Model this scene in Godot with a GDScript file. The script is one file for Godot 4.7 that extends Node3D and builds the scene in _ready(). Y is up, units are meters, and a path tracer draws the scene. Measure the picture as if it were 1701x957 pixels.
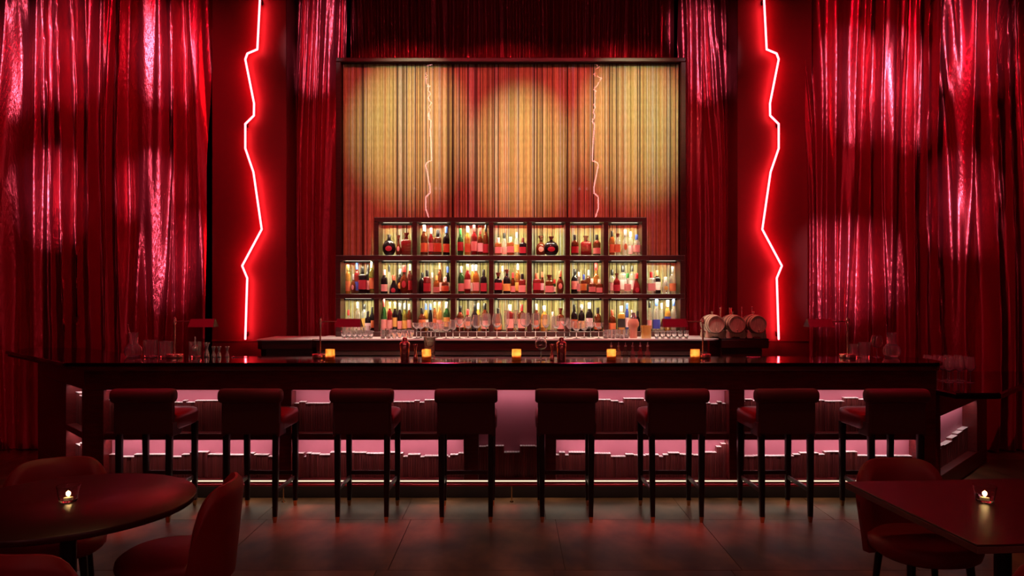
extends Node3D
# A red velvet cocktail bar: bar counter with stools, back bar with bottles, reed panels, neon on red walls.
# Camera at x = 0, z = 0, eye height 1.69 m, looking along -z.

const F := 1200.0      # focal length in pixels of a 1701 x 957 frame
const CX := 850.5
const HY := 495.0      # row of the horizon
const EYE := 1.69

var M := {}
var counts := {}
var cache := {}
var rng := RandomNumberGenerator.new()


# ---------------------------------------------------------------- mesh building
class MB:
	var v := PackedVector3Array()
	var n := PackedVector3Array()
	var c := PackedColorArray()
	var ix := PackedInt32Array()
	var col := Color(1, 1, 1)
	var use_col := false

	func vert(p: Vector3, nn: Vector3) -> int:
		v.append(p)
		n.append(nn)
		c.append(col)
		return v.size() - 1

	func tri(a: Vector3, b: Vector3, cc: Vector3) -> void:   # counter-clockwise seen from outside
		var nn := (b - a).cross(cc - a).normalized()
		var i := vert(a, nn)
		vert(b, nn)
		vert(cc, nn)
		ix.append_array(PackedInt32Array([i, i + 2, i + 1]))

	func quad(a: Vector3, b: Vector3, cc: Vector3, d: Vector3) -> void:
		tri(a, b, cc)
		tri(a, cc, d)

	func tri_i(a: int, b: int, cc: int) -> void:
		ix.append_array(PackedInt32Array([a, cc, b]))

	# chamfered box, given its middle and size, turned by a basis
	func box(mid: Vector3, size: Vector3, bev := 0.004, basis := Basis()) -> void:
		var h := size * 0.5
		var b := minf(bev, minf(h.x, minf(h.y, h.z)) * 0.45)
		var t := Transform3D(basis, mid)
		for ax in 3:
			var u := (ax + 1) % 3
			var w := (ax + 2) % 3
			for s: float in [-1.0, 1.0]:
				var p: Array[Vector3] = []
				for k: Vector2 in [Vector2(-1, -1), Vector2(1, -1), Vector2(1, 1), Vector2(-1, 1)]:
					var q := Vector3()
					q[ax] = s * h[ax]
					q[u] = k.x * (h[u] - b)
					q[w] = k.y * (h[w] - b)
					p.append(t * q)
				if s > 0:
					quad(p[0], p[1], p[2], p[3])
				else:
					quad(p[3], p[2], p[1], p[0])
		if b <= 0.0:
			return
		for ax in 3:
			var u := (ax + 1) % 3
			var w := (ax + 2) % 3
			for su: float in [-1.0, 1.0]:
				for sw: float in [-1.0, 1.0]:
					var p: Array[Vector3] = []
					for k: Vector2 in [Vector2(-1, 0), Vector2(1, 0), Vector2(1, 1), Vector2(-1, 1)]:
						var q := Vector3()
						q[ax] = k.x * (h[ax] - b)
						q[u] = su * (h[u] if k.y < 0.5 else h[u] - b)
						q[w] = sw * (h[w] - b if k.y < 0.5 else h[w])
						p.append(t * q)
					if su * sw > 0:
						quad(p[0], p[1], p[2], p[3])
					else:
						quad(p[3], p[2], p[1], p[0])
		for sx: float in [-1.0, 1.0]:
			for sy: float in [-1.0, 1.0]:
				for sz: float in [-1.0, 1.0]:
					var a := t * Vector3(sx * h.x, sy * (h.y - b), sz * (h.z - b))
					var d := t * Vector3(sx * (h.x - b), sy * h.y, sz * (h.z - b))
					var e := t * Vector3(sx * (h.x - b), sy * (h.y - b), sz * h.z)
					if sx * sy * sz > 0:
						tri(a, d, e)
					else:
						tri(a, e, d)

	func between(lo: Vector3, hi: Vector3, bev := 0.004) -> void:
		box((lo + hi) * 0.5, (hi - lo).abs(), bev)

	# surface of revolution about y; profile of (radius, height) from bottom to top along the outside
	func lathe(prof: Array, seg := 20, at := Vector3.ZERO, sq := 2.0, flat := 1.0, soft := 0.55, basis := Basis()) -> void:
		var dirs: Array[Vector3] = []
		var nrm: Array[Vector3] = []
		for k in seg + 1:
			var a := TAU * k / seg
			var cs := cos(a)
			var sn := sin(a)
			var f := pow(pow(absf(cs), sq) + pow(absf(sn), sq), -1.0 / sq)
			dirs.append(Vector3(cs * f, 0, -sn * f * flat))
			var g := Vector3(signf(cs) * pow(absf(cs * f), sq - 1.0), 0, -signf(sn) * pow(absf(sn * f), sq - 1.0) / flat)
			nrm.append(g.normalized())
		var m := prof.size() - 1
		var sl: Array[Vector2] = []
		for i in m:
			var d: Vector2 = prof[i + 1] - prof[i]
			sl.append(Vector2(d.y, -d.x).normalized())   # outward (radial, up)
		for i in m:
			var p0: Vector2 = prof[i]
			var p1: Vector2 = prof[i + 1]
			if p0.distance_to(p1) < 1e-6:
				continue
			var n0 := sl[i]
			var n1 := sl[i]
			if i > 0 and sl[i].dot(sl[i - 1]) > soft:
				n0 = (sl[i] + sl[i - 1]).normalized()
			if i < m - 1 and sl[i].dot(sl[i + 1]) > soft:
				n1 = (sl[i] + sl[i + 1]).normalized()
			var base := v.size()
			for k in seg + 1:
				vert(at + basis * (dirs[k] * p0.x + Vector3(0, p0.y, 0)), basis * (nrm[k] * n0.x + Vector3(0, n0.y, 0)).normalized())
				vert(at + basis * (dirs[k] * p1.x + Vector3(0, p1.y, 0)), basis * (nrm[k] * n1.x + Vector3(0, n1.y, 0)).normalized())
			for k in seg:
				var o := base + k * 2
				if p0.x > 1e-6:
					tri_i(o, o + 2, o + 1)
				if p1.x > 1e-6:
					tri_i(o + 2, o + 3, o + 1)

	# round bar along a path, with round ends
	func tube(path: Array, r: float, seg := 10, caps := true) -> void:
		for i in path.size() - 1:
			rod(path[i], path[i + 1], r, r, seg)
		if caps:
			for p: Vector3 in path:
				ball(p, Vector3(r, r, r), seg, maxi(4, seg / 2))

	func rod(a: Vector3, b: Vector3, r0: float, r1: float, seg := 10) -> void:
		var y := (b - a).normalized()
		var x := y.cross(Vector3(0, 0, 1) if absf(y.z) < 0.9 else Vector3(1, 0, 0)).normalized()
		var bs := Basis(x, y, x.cross(y))
		lathe([Vector2(0, 0), Vector2(r0, 0), Vector2(r1, a.distance_to(b)), Vector2(0, a.distance_to(b))], seg, a, 2.0, 1.0, 0.55, bs)

	func ball(p: Vector3, r: Vector3, seg := 14, rings := 8) -> void:
		var base := v.size()
		for j in rings + 1:
			var t := PI * j / rings
			for k in seg + 1:
				var a := TAU * k / seg
				var d := Vector3(sin(t) * cos(a), -cos(t), -sin(t) * sin(a))
				vert(p + d * r, (d / r).normalized())
		for j in rings:
			for k in seg:
				var o := base + j * (seg + 1) + k
				var q := o + seg + 1
				if j > 0:
					tri_i(o, o + 1, q + 1)
				if j < rings - 1:
					tri_i(o, q + 1, q)

	# upright prism over a polygon given in (x, z), chamfered top edge
	func prism(poly: PackedVector2Array, y0: float, y1: float, bev := 0.006) -> void:
		if Geometry2D.is_polygon_clockwise(poly):
			poly.reverse()
		var inner: PackedVector2Array = poly
		if bev > 0:
			var off := Geometry2D.offset_polygon(poly, -bev, Geometry2D.JOIN_MITER)
			if off.size() == 1 and off[0].size() == poly.size():
				inner = PackedVector2Array()
				for p in poly:
					var best := Vector2()
					for q in off[0]:
						if q.distance_to(p) < best.distance_to(p) or best == Vector2():
							best = q
					inner.append(best)
		var yb := y1 - bev
		var m := poly.size()
		var lift := func(p: Vector2, y: float) -> Vector3: return Vector3(p.x, y, p.y)
		for i in m:
			var a := poly[i]
			var b := poly[(i + 1) % m]
			quad(lift.call(b, y0), lift.call(a, y0), lift.call(a, yb), lift.call(b, yb))
			if bev > 0:
				var a2 := inner[i]
				var b2 := inner[(i + 1) % m]
				quad(lift.call(b, yb), lift.call(a, yb), lift.call(a2, y1), lift.call(b2, y1))
		var t := Geometry2D.triangulate_polygon(inner)
		for i in range(0, t.size(), 3):
			var a: Vector3 = lift.call(inner[t[i]], y1)
			var b: Vector3 = lift.call(inner[t[i + 1]], y1)
			var d: Vector3 = lift.call(inner[t[i + 2]], y1)
			if (b - a).cross(d - a).y < 0:
				tri(a, d, b)
			else:
				tri(a, b, d)
		t = Geometry2D.triangulate_polygon(poly)
		for i in range(0, t.size(), 3):
			var a: Vector3 = lift.call(poly[t[i]], y0)
			var b: Vector3 = lift.call(poly[t[i + 1]], y0)
			var d: Vector3 = lift.call(poly[t[i + 2]], y0)
			if (b - a).cross(d - a).y > 0:
				tri(a, d, b)
			else:
				tri(a, b, d)

	# smooth grid of points, rows x cols
	func grid(pts: PackedVector3Array, rows: int, cols: int, flip := false) -> void:
		var base := v.size()
		for j in rows:
			for i in cols:
				var du := pts[j * cols + mini(i + 1, cols - 1)] - pts[j * cols + maxi(i - 1, 0)]
				var dv := pts[mini(j + 1, rows - 1) * cols + i] - pts[maxi(j - 1, 0) * cols + i]
				var nn := du.cross(dv)
				if nn.length_squared() < 1e-16:
					nn = Vector3.UP
				vert(pts[j * cols + i], -nn.normalized() if flip else nn.normalized())
		for j in rows - 1:
			for i in cols - 1:
				var o := base + j * cols + i
				if flip:
					tri_i(o, o + cols + 1, o + 1)
					tri_i(o, o + cols, o + cols + 1)
				else:
					tri_i(o, o + 1, o + cols + 1)
					tri_i(o, o + cols + 1, o + cols)

	func mesh() -> ArrayMesh:
		var a := []
		a.resize(Mesh.ARRAY_MAX)
		a[Mesh.ARRAY_VERTEX] = v
		a[Mesh.ARRAY_NORMAL] = n
		if use_col:
			a[Mesh.ARRAY_COLOR] = c
		a[Mesh.ARRAY_INDEX] = ix
		var m := ArrayMesh.new()
		m.add_surface_from_arrays(Mesh.PRIMITIVE_TRIANGLES, a)
		return m


# ---------------------------------------------------------------- scene helpers
func px(x: float, y: float, d: float) -> Vector3:      # the point d metres ahead that the photograph shows at (x, y)
	return Vector3((x - CX) * d / F, EYE - (y - HY) * d / F, -d)


func numbered(called: String) -> String:
	var k: int = counts.get(called, 0)
	counts[called] = k + 1
	return called if k == 0 else "%s_%03d" % [called, k]


func tag(o: Node3D, label: String, category: String, group := "", kind := "") -> Node3D:
	o.set_meta("label", label)
	if category:
		o.set_meta("category", category)
	if group:
		o.set_meta("group", group)
	if kind:
		o.set_meta("kind", kind)
	return o


func thing(called: String, label: String, category: String, at := Vector3.ZERO, turn := 0.0, group := "") -> Node3D:
	var o := Node3D.new()
	o.name = numbered(called)
	add_child(o)
	o.position = at
	o.rotation.y = turn
	return tag(o, label, category, group)


func part(called: String, m: Variant, material: Material, parent: Node3D) -> MeshInstance3D:
	var o := MeshInstance3D.new()
	o.name = called
	o.mesh = m.mesh() if m is MB else m
	o.material_override = material
	parent.add_child(o, true)
	return o


func one(called: String, m: Variant, material: Material, label: String, category: String, at := Vector3.ZERO, group := "") -> MeshInstance3D:
	var o := part(numbered(called), m, material, self)
	o.position = at
	tag(o, label, category, group)
	return o


func structure(called: String, m: Variant, material: Material, label: String) -> MeshInstance3D:
	var o := part(called, m, material, self)
	tag(o, label, "", "", "structure")
	return o


func copy(o: Node3D, called: String, at: Vector3, turn := 0.0, label := "") -> Node3D:
	var c: Node3D = o.duplicate()
	c.name = numbered(called)
	add_child(c)
	c.position = at
	c.rotation.y = turn
	if label:
		c.set_meta("label", label)
	return c


func lin(r: float, g: float, b: float, a := 1.0) -> Color:
	var c := Color(r, g, b).linear_to_srgb()
	c.a = a
	return c


func mat(r: float, g: float, b: float, rough: float, metal := 0.0, spec := 0.5) -> StandardMaterial3D:
	var m := StandardMaterial3D.new()
	m.albedo_color = lin(r, g, b)
	m.roughness = rough
	m.metallic = metal
	m.metallic_specular = spec
	return m


func glass(r: float, g: float, b: float, alpha: float, rough := 0.04) -> StandardMaterial3D:
	var m := mat(r, g, b, rough)
	m.albedo_color = lin(r, g, b, alpha)
	m.transparency = BaseMaterial3D.TRANSPARENCY_ALPHA
	m.cull_mode = BaseMaterial3D.CULL_DISABLED
	return m


func glow(r: float, g: float, b: float, energy: float) -> StandardMaterial3D:
	var m := mat(0.02, 0.02, 0.02, 0.6)
	m.emission_enabled = true
	m.emission = lin(r, g, b)
	m.emission_energy_multiplier = energy
	return m


func noise_tex(freq: float, seed_: int, lo: Color, hi: Color, size := 512, stretch := false, octaves := 4) -> NoiseTexture2D:
	var nz := FastNoiseLite.new()
	nz.seed = seed_
	nz.frequency = freq
	nz.fractal_octaves = octaves
	var t := NoiseTexture2D.new()
	t.width = size
	t.height = size
	t.seamless = true
	t.noise = nz
	var g := Gradient.new()
	g.set_color(0, lo)
	g.set_color(1, hi)
	t.color_ramp = g
	return t


func textured(m: StandardMaterial3D, t: Texture2D, scale: Vector3) -> StandardMaterial3D:
	m.albedo_texture = t
	m.uv1_triplanar = true
	m.uv1_world_triplanar = true
	m.uv1_scale = scale
	return m


func area(at: Vector3, towards: Vector3, size: Vector2, color: Color, energy: float, parent: Node3D, called: String) -> void:
	var l := AreaLight3D.new()
	l.name = called
	parent.add_child(l, true)
	l.area_size = size
	l.area_normalize_energy = true
	l.light_color = color
	l.light_energy = energy
	l.area_range = 14.0
	l.shadow_enabled = true
	l.position = at
	var up := Vector3.UP if absf(towards.normalized().y) < 0.99 else Vector3.FORWARD
	l.basis = Basis.looking_at(towards, up)


func omni(at: Vector3, color: Color, energy: float, size: float, parent: Node3D, called: String) -> void:
	var l := OmniLight3D.new()
	l.name = called
	parent.add_child(l, true)
	l.position = at
	l.light_color = color
	l.light_energy = energy
	l.light_size = size
	l.omni_range = 14.0
	l.omni_attenuation = 2.0
	l.shadow_enabled = true


# ---------------------------------------------------------------- materials
func make_materials() -> void:
	var t := noise_tex(0.012, 3, Color(0.62, 0.62, 0.62), Color(1, 1, 1), 512)
	M.velvet = mat(0.062, 0.0015, 0.0035, 0.65)
	M.velvet.rim_enabled = true
	M.velvet.rim = 0.5
	M.velvet.rim_tint = 0.6
	M.chair = mat(0.27, 0.008, 0.016, 0.5)
	M.leather = mat(0.21, 0.006, 0.011, 0.38)
	M.curtain = mat(0.46, 0.030, 0.066, 0.29, 0.75, 0.6)
	var nt := noise_tex(0.05, 8, Color(0, 0, 0), Color(1, 1, 1), 512)
	nt.color_ramp = null
	nt.as_normal_map = true
	nt.bump_strength = 2.5
	M.curtain.normal_enabled = true
	M.curtain.normal_texture = nt
	M.curtain.normal_scale = 0.6
	M.curtain.uv1_triplanar = true
	M.curtain.uv1_world_triplanar = true
	M.curtain.uv1_scale = Vector3(2.2, 0.35, 2.2)
	M.redwall = mat(0.135, 0.004, 0.011, 0.5)
	M.mahogany = textured(mat(0.055, 0.007, 0.006, 0.35), noise_tex(0.02, 5, Color(0.7, 0.7, 0.7), Color(1, 1, 1), 512), Vector3(0.4, 3.0, 3.0))
	M.rail = mat(0.55, 0.03, 0.05, 0.3, 0.3)  # brass foot rail: the red light on it is put into this colour
	M.black = mat(0.003, 0.002, 0.002, 0.9, 0.0, 0.2)
	M.steel = mat(0.55, 0.50, 0.48, 0.35, 0.7)
	M.barwood = textured(mat(0.17, 0.012, 0.012, 0.35), M.mahogany.albedo_texture, Vector3(0.4, 3.0, 3.0))
	M.dark = mat(0.012, 0.006, 0.006, 0.45)
	M.legwood = mat(0.012, 0.006, 0.005, 0.35)
	M.bartop = mat(0.006, 0.004, 0.004, 0.07, 0.0, 0.75)
	M.brass = mat(0.72, 0.48, 0.22, 0.22, 1.0)
	M.chrome = mat(0.82, 0.80, 0.78, 0.22, 0.85)
	M.copper = mat(0.98, 0.50, 0.42, 0.17, 0.85)
	M.stone = mat(0.62, 0.60, 0.58, 0.25)
	M.niche = mat(0.46, 0.13, 0.18, 0.5)
	M.rod = mat(0.30, 0.10, 0.09, 0.35)
	M.rod.vertex_color_use_as_albedo = true
	M.rod.albedo_color = Color(1, 1, 1)
	M.pale = mat(0.88, 0.76, 0.75, 0.4)  # pale tone that paints the strip light on the slat tops
	M.reed = mat(1, 1, 1, 0.55)
	M.reed.albedo_color = Color(1, 1, 1)
	M.reed.vertex_color_use_as_albedo = true
	M.reed.albedo_texture = noise_tex(0.10, 14, Color(0.78, 0.76, 0.72), Color(1, 1, 1), 1024, false, 3)
	M.reed.uv1_triplanar = true
	M.reed.uv1_world_triplanar = true
	M.reed.uv1_scale = Vector3(0.5, 0.10, 0.5)
	M.pane = glass(0.9, 0.9, 0.9, 0.02, 0.0)
	M.clear = glass(0.98, 0.98, 0.98, 0.02, 0.0)
	M.clear.refraction_enabled = true
	M.clear.refraction_scale = 0.05
	M.clear_thick = M.clear
	M.cup = glass(1.0, 1.0, 1.0, 0.0, 0.0)
	M.cup.refraction_enabled = true
	M.cup.refraction_scale = 0.05
	M.stemware = glass(0.98, 0.97, 0.97, 0.07, 0.0)
	M.stemware.refraction_enabled = true
	M.stemware.refraction_scale = 0.05
	M.neon_far = glow(1.0, 0.36, 0.34, 25.0)
	M.table = mat(0.042, 0.004, 0.004, 0.38)
	M.table_edge = mat(0.16, 0.07, 0.05, 0.5)
	M.shade = mat(0.20, 0.012, 0.014, 0.4)
	M.neon = glow(1.0, 0.036, 0.046, 30.0)
	M.led = glow(1.0, 0.88, 0.68, 1.1)
	M.led_pink = glow(1.0, 0.16, 0.22, 0.5)
	M.led_foot = glow(1.0, 0.80, 0.55, 1.1)
	M.flame = glow(1.0, 0.62, 0.22, 9.0)
	M.lens = glow(1.0, 0.9, 0.8, 2.0)
	M.lamp_glow = glow(1.0, 0.62, 0.42, 0.9)
	M.wax = mat(0.85, 0.75, 0.6, 0.6)
	M.amber = glass(0.85, 0.42, 0.10, 0.7, 0.2)
	M.amber.backlight_enabled = true
	M.amber.backlight = lin(1.0, 0.58, 0.20)
	M.oak = textured(mat(0.72, 0.52, 0.38, 0.6), noise_tex(0.03, 6, Color(0.8, 0.8, 0.8), Color(1, 1, 1), 256), Vector3(6, 1.2, 1.2))
	M.hoop = mat(0.10, 0.09, 0.09, 0.4, 0.8)
	M.white = mat(0.75, 0.72, 0.70, 0.5)
	M.plaster = mat(0.02, 0.006, 0.006, 0.9)
	M.joint = mat(0.05, 0.025, 0.014, 0.9)
	for k in 3:
		M["tile%d" % k] = textured(mat(0.30 + 0.03 * k, 0.135 + 0.014 * k, 0.06 + 0.006 * k, 0.36 + 0.03 * k), noise_tex(0.008, 21 + k, Color(0.35, 0.34, 0.31), Color(1, 1, 1), 512, false, 6), Vector3(0.45, 0.45, 0.30))


# ---------------------------------------------------------------- room shell
func build_room() -> void:
	var m := MB.new()
	m.between(Vector3(-8, -0.2, -9.4), Vector3(8, -0.012, 1.4), 0)
	var fl := structure("floor", m, M.joint, "dark stone tile floor")
	var variants := []
	for k in 3:
		var b := MB.new()
		b.box(Vector3(0, -0.006, 0), Vector3(1.0965, 0.012, 1.0225), 0.0008)
		variants.append(b.mesh())
	rng.seed = 5
	for r in 11:
		for k in 15:
			var x := -7.92 + 1.1 * k + (0.0 if r % 2 == 0 else -0.07)
			var o := part("tile", variants[0], M["tile%d" % rng.randi_range(0, 2)], fl)
			o.position = Vector3(x, rng.randf_range(-0.0006, 0.0), -9.1 + 1.026 * r)
	m = MB.new()
	m.between(Vector3(-8, 7.6, -9.4), Vector3(8, 7.8, 1.4), 0)
	structure("ceiling", m, M.plaster, "dark ceiling")
	m = MB.new()
	m.between(Vector3(-8, -0.2, -9.4), Vector3(8, 7.8, -9.2), 0)
	structure("wall_back", m, M.plaster, "dark wall behind the curtains")
	m = MB.new()
	m.between(Vector3(-8, -0.2, 1.2), Vector3(8, 7.8, 1.4), 0)
	structure("wall_front", m, M.redwall, "dark wall facing the bar")
	m = MB.new()
	m.between(Vector3(-8.2, -0.2, -9.4), Vector3(-8, 7.8, 1.4), 0)
	structure("wall_left", m, M.plaster, "dark side wall")
	m = MB.new()
	m.between(Vector3(8, -0.2, -9.4), Vector3(8.2, 7.8, 1.4), 0)
	structure("wall_right", m, M.plaster, "dark side wall")
	# red lacquered wall panels that carry the neon
	for s in [-1, 1]:
		m = MB.new()
		var a: float = (476 - CX) * 8.0 / F * -s
		var b: float = (352 - CX) * 8.0 / F * -s
		m.between(Vector3(minf(a, b), 0, -8.5), Vector3(maxf(a, b), 7.6, -8.0), 0.006)
		m.between(Vector3(minf(a, b), 1.205, -8.01), Vector3(maxf(a, b), 1.225, -7.99), 0.003)
		structure("wall_pier" if s < 0 else "wall_pier_001", m, M.redwall, "red lacquered wall panel behind neon")


func drape(called: String, x0: float, x1: float, y0: float, y1: float, z: float, spacing: float, amp: float, seed_: int, label: String, tilt := 0.0) -> void:
	var nz := FastNoiseLite.new()
	nz.seed = seed_
	nz.frequency = 1.0
	nz.fractal_octaves = 2
	var cols := int((x1 - x0) / (spacing / 16.0)) + 1
	var rows := int((y1 - y0) / 0.075) + 1
	var pts := PackedVector3Array()
	pts.resize(cols * rows)
	for j in rows:
		var y := lerpf(y0, y1, float(j) / (rows - 1))
		for i in cols:
			var x := lerpf(x0, x1, float(i) / (cols - 1))
			var warp := 0.55 * spacing * nz.get_noise_2d(x * 1.1, y * 0.075) + 0.9 * spacing * nz.get_noise_2d(x * 0.7 + 40.0, y * 0.03)
			var u := (x + warp * 1.6) / spacing
			var k := 0.55 + 0.75 * absf(nz.get_noise_2d(x * 1.3 + 11.0, y * 0.08 + 7.0)) + 0.35 * nz.get_noise_2d(x * 3.0, 90.0)
			var s := sin(TAU * u)
			var fold := amp * k * (s * (0.75 + 0.25 * absf(s)) + 0.42 * sin(TAU * (u * 2.3 + 2.0 * nz.get_noise_2d(x * 0.8, y * 0.06 + 30.0))))
			fold += amp * 0.5 * nz.get_noise_2d(x * 5.0 / spacing * 0.16, y * 0.11)
			fold += 0.006 * nz.get_noise_2d(x * 10.0, y * 0.4 + 13.0)
			pts[j * cols + i] = Vector3(x + 0.25 * amp * cos(TAU * u) * k, y, z + fold + tilt * absf(x - (x0 + x1) * 0.5))
	var m := MB.new()
	m.grid(pts, rows, cols)
	one(called, m, M.curtain, label, "curtain")


func build_curtains() -> void:
	drape("velvet_curtain", -7.6, -3.36, 0.01, 7.5, -7.98, 0.23, 0.085, 11, "crimson satin curtain beside the bar's long full-height angled end")
	drape("velvet_curtain", 3.27, 7.6, 0.01, 7.5, -7.98, 0.24, 0.085, 23, "crimson satin curtain behind the lower side counter and its glasses")
	drape("velvet_curtain", -2.60, -1.92, 0.01, 7.5, -8.32, 0.15, 0.05, 31, "narrow crimson curtain between back bar shelves and wall without barrels")
	drape("velvet_curtain", 1.92, 2.60, 0.01, 7.5, -8.32, 0.15, 0.05, 47, "narrow crimson curtain behind the wooden barrels")
	drape("velvet_curtain", -1.87, 1.87, 4.39, 7.5, -8.36, 0.105, 0.028, 53, "dark red finely pleated curtain above the reed panels")


# ---------------------------------------------------------------- neon
const NEON := [[432, -6], [427.5, 82], [411, 89], [407.5, 98.5], [422, 172], [421.7, 192], [407.5, 206], [407.5, 246.5], [421, 286], [434.7, 381], [402.3, 441.7], [410.7, 462], [407.5, 563]]


func neon(path: Array, facing: float, label: String, r: float, material: Material) -> void:
	var o := thing("neon_light", label, "neon light")
	var m := MB.new()
	m.tube(path, r, 10)
	part("neon_tube", m, material, o)
	for p: Vector3 in [path[0] - Vector3(0, 0.05, 0), path[path.size() - 1] + Vector3(0, 0.05, 0), path[6]]:
		var c := MB.new()
		c.box(p + Vector3(0, 0, -0.035 * facing), Vector3(0.018, 0.05, 0.066), 0.003)
		part("bracket", c, M.dark, o)
	for i in path.size() - 1:
		var a: Vector3 = path[i]
		var b: Vector3 = path[i + 1]
		if a.distance_to(b) < 0.3:
			continue
		var l := AreaLight3D.new()
		l.name = "neon_lamp"
		o.add_child(l, true)
		var d := (b - a).normalized()
		var z := Vector3(0, 0, -facing)
		l.basis = Basis(d.cross(-z).normalized(), d, -z).orthonormalized()
		l.position = (a + b) * 0.5 + Vector3(0, 0, 0.016 * facing)
		l.area_size = Vector2(0.024, a.distance_to(b))
		l.area_normalize_energy = true
		l.light_color = lin(1.0, 0.03, 0.05)
		l.light_energy = 0.35 * a.distance_to(b)
		l.area_range = 14.0
		l.shadow_enabled = true


func build_neon() -> void:
	for s in [1, -1]:
		var path := []
		for p in NEON:
			var q := px(p[0], p[1], 7.93)
			path.append(Vector3(q.x * s, q.y, q.z))
		neon(path, 1.0, "jagged red neon line on the red wall beside " + ("the jiggers" if s > 0 else "the barrels"), 0.0112, M.neon)
	# the pair on the wall that faces the bar; the reed panels mirror them
	for s in [1, -1]:
		var path := [Vector3(-2.03 * s, 7.3, 1.07)]
		for i in range(1, NEON.size()):
			var q := px(NEON[i][0], NEON[i][1], 7.885)
			path.append(Vector3(-(q.x + 2.9) * 1.08 * s - 2.06 * s + (q.x + 2.9) * 2.16 * s, (q.y - 4.28) * 1.08 + 4.86, 1.07))
		neon(path, -1.0, "jagged red neon line on the wall facing the bar, across from " + ("the barrels" if s < 0 else "the jiggers"), 0.016, M.neon_far)


# ---------------------------------------------------------------- reed wall behind the shelves
func build_reeds() -> void:
	var yb := 1.33
	var yt := 4.33
	var edges := [-1.91, (752 - CX) * 8.14 / F, (942 - CX) * 8.14 / F, 1.885]
	var names := ["golden reed wall panel over the green champagne bottle's shelves", "middle golden reed wall panel behind the shelves", "golden reed wall panel over the clear spirit bottles"]
	var nz := FastNoiseLite.new()
	nz.seed = 9
	nz.frequency = 0.9
	rng.seed = 77
	for k in 3:
		var o := thing("reed_panel", names[k], "wall panel", Vector3(0, 0, -8.16), 0, "reed panels behind the back bar")
		var x0: float = edges[k] + 0.005
		var x1: float = edges[k + 1] - 0.005
		var m := MB.new()
		m.between(Vector3(x0, yb, -0.02), Vector3(x1, yt, 0.0), 0.002)
		part("backing", m, M.mahogany, o)
		m = MB.new()
		m.use_col = true
		var x := x0
		while x < x1 - 0.006:
			var w := minf(rng.randf_range(0.006, 0.016), x1 - x)
			var tone := rng.randf()
			var c := Color(0.62, 0.56, 0.23)
			if tone < 0.17:
				c = Color(0.10, 0.075, 0.03)
			elif tone < 0.34:
				c = Color(0.40, 0.37, 0.12)
			elif tone < 0.5:
				c = Color(0.72, 0.68, 0.40)
			elif tone < 0.62:
				c = Color(0.50, 0.33, 0.13)
			elif tone < 0.74:
				c = Color(0.55, 0.58, 0.50)
			c *= rng.randf_range(0.75, 1.05)
			var bulge := w * rng.randf_range(0.35, 0.6)
			var rows := 9
			var pts := PackedVector3Array()
			for j in rows:
				var y := lerpf(yb, yt, j / (rows - 1.0))
				var dx := 0.004 * nz.get_noise_2d(x * 30.0, y * 0.8)
				for i in 5:
					var a := PI * i / 4.0
					pts.append(Vector3(x + w * 0.5 - cos(a) * w * 0.5 + dx, y, sin(a) * bulge))
			m.col = c
			m.grid(pts, rows, 5)
			x += w
		part("reeds", m, M.reed, o).set_meta("kind", "stuff")
		# varnished glazing, slightly wavy towards its top, which mirrors the neon opposite
		m = MB.new()
		var cols := 40
		var rows2 := 150
		var g := PackedVector3Array()
		for j in rows2:
			var y := lerpf(2.58, yt, j / (rows2 - 1.0))
			var k2 := smoothstep(3.45, 3.8, y)
			for i in cols:
				var xx := lerpf(x0, x1, i / (cols - 1.0))
				g.append(Vector3(xx, y, 0.016 + (0.0005 + 0.0012 * smoothstep(3.95, 4.3, y)) * k2 * nz.get_noise_2d(xx * 2.0, y * 6.5)))
		m.grid(g, rows2, cols)
		part("glazing", m, M.pane, o)
	# surround
	var f := thing("panel_surround", "dark wooden frame around the reed panels", "frame")
	var b := MB.new()
	b.between(Vector3(-1.975, 4.335, -8.2), Vector3(1.95, 4.385, -8.09), 0.008)
	part("head_rail", b, M.mahogany, f)
	for s in [[-1.975, -1.915], [1.89, 1.95]]:
		b = MB.new()
		b.between(Vector3(s[0], 1.275, -8.2), Vector3(s[1], 4.335, -8.09), 0.006)
		part("jamb", b, M.mahogany, f)


# ---------------------------------------------------------------- back bar shelves
const CELL := 0.4137
const SH_Z := -7.80
const SH_B := -8.05
const FLOORS := [2.1515, 1.7355, 1.326]


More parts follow.
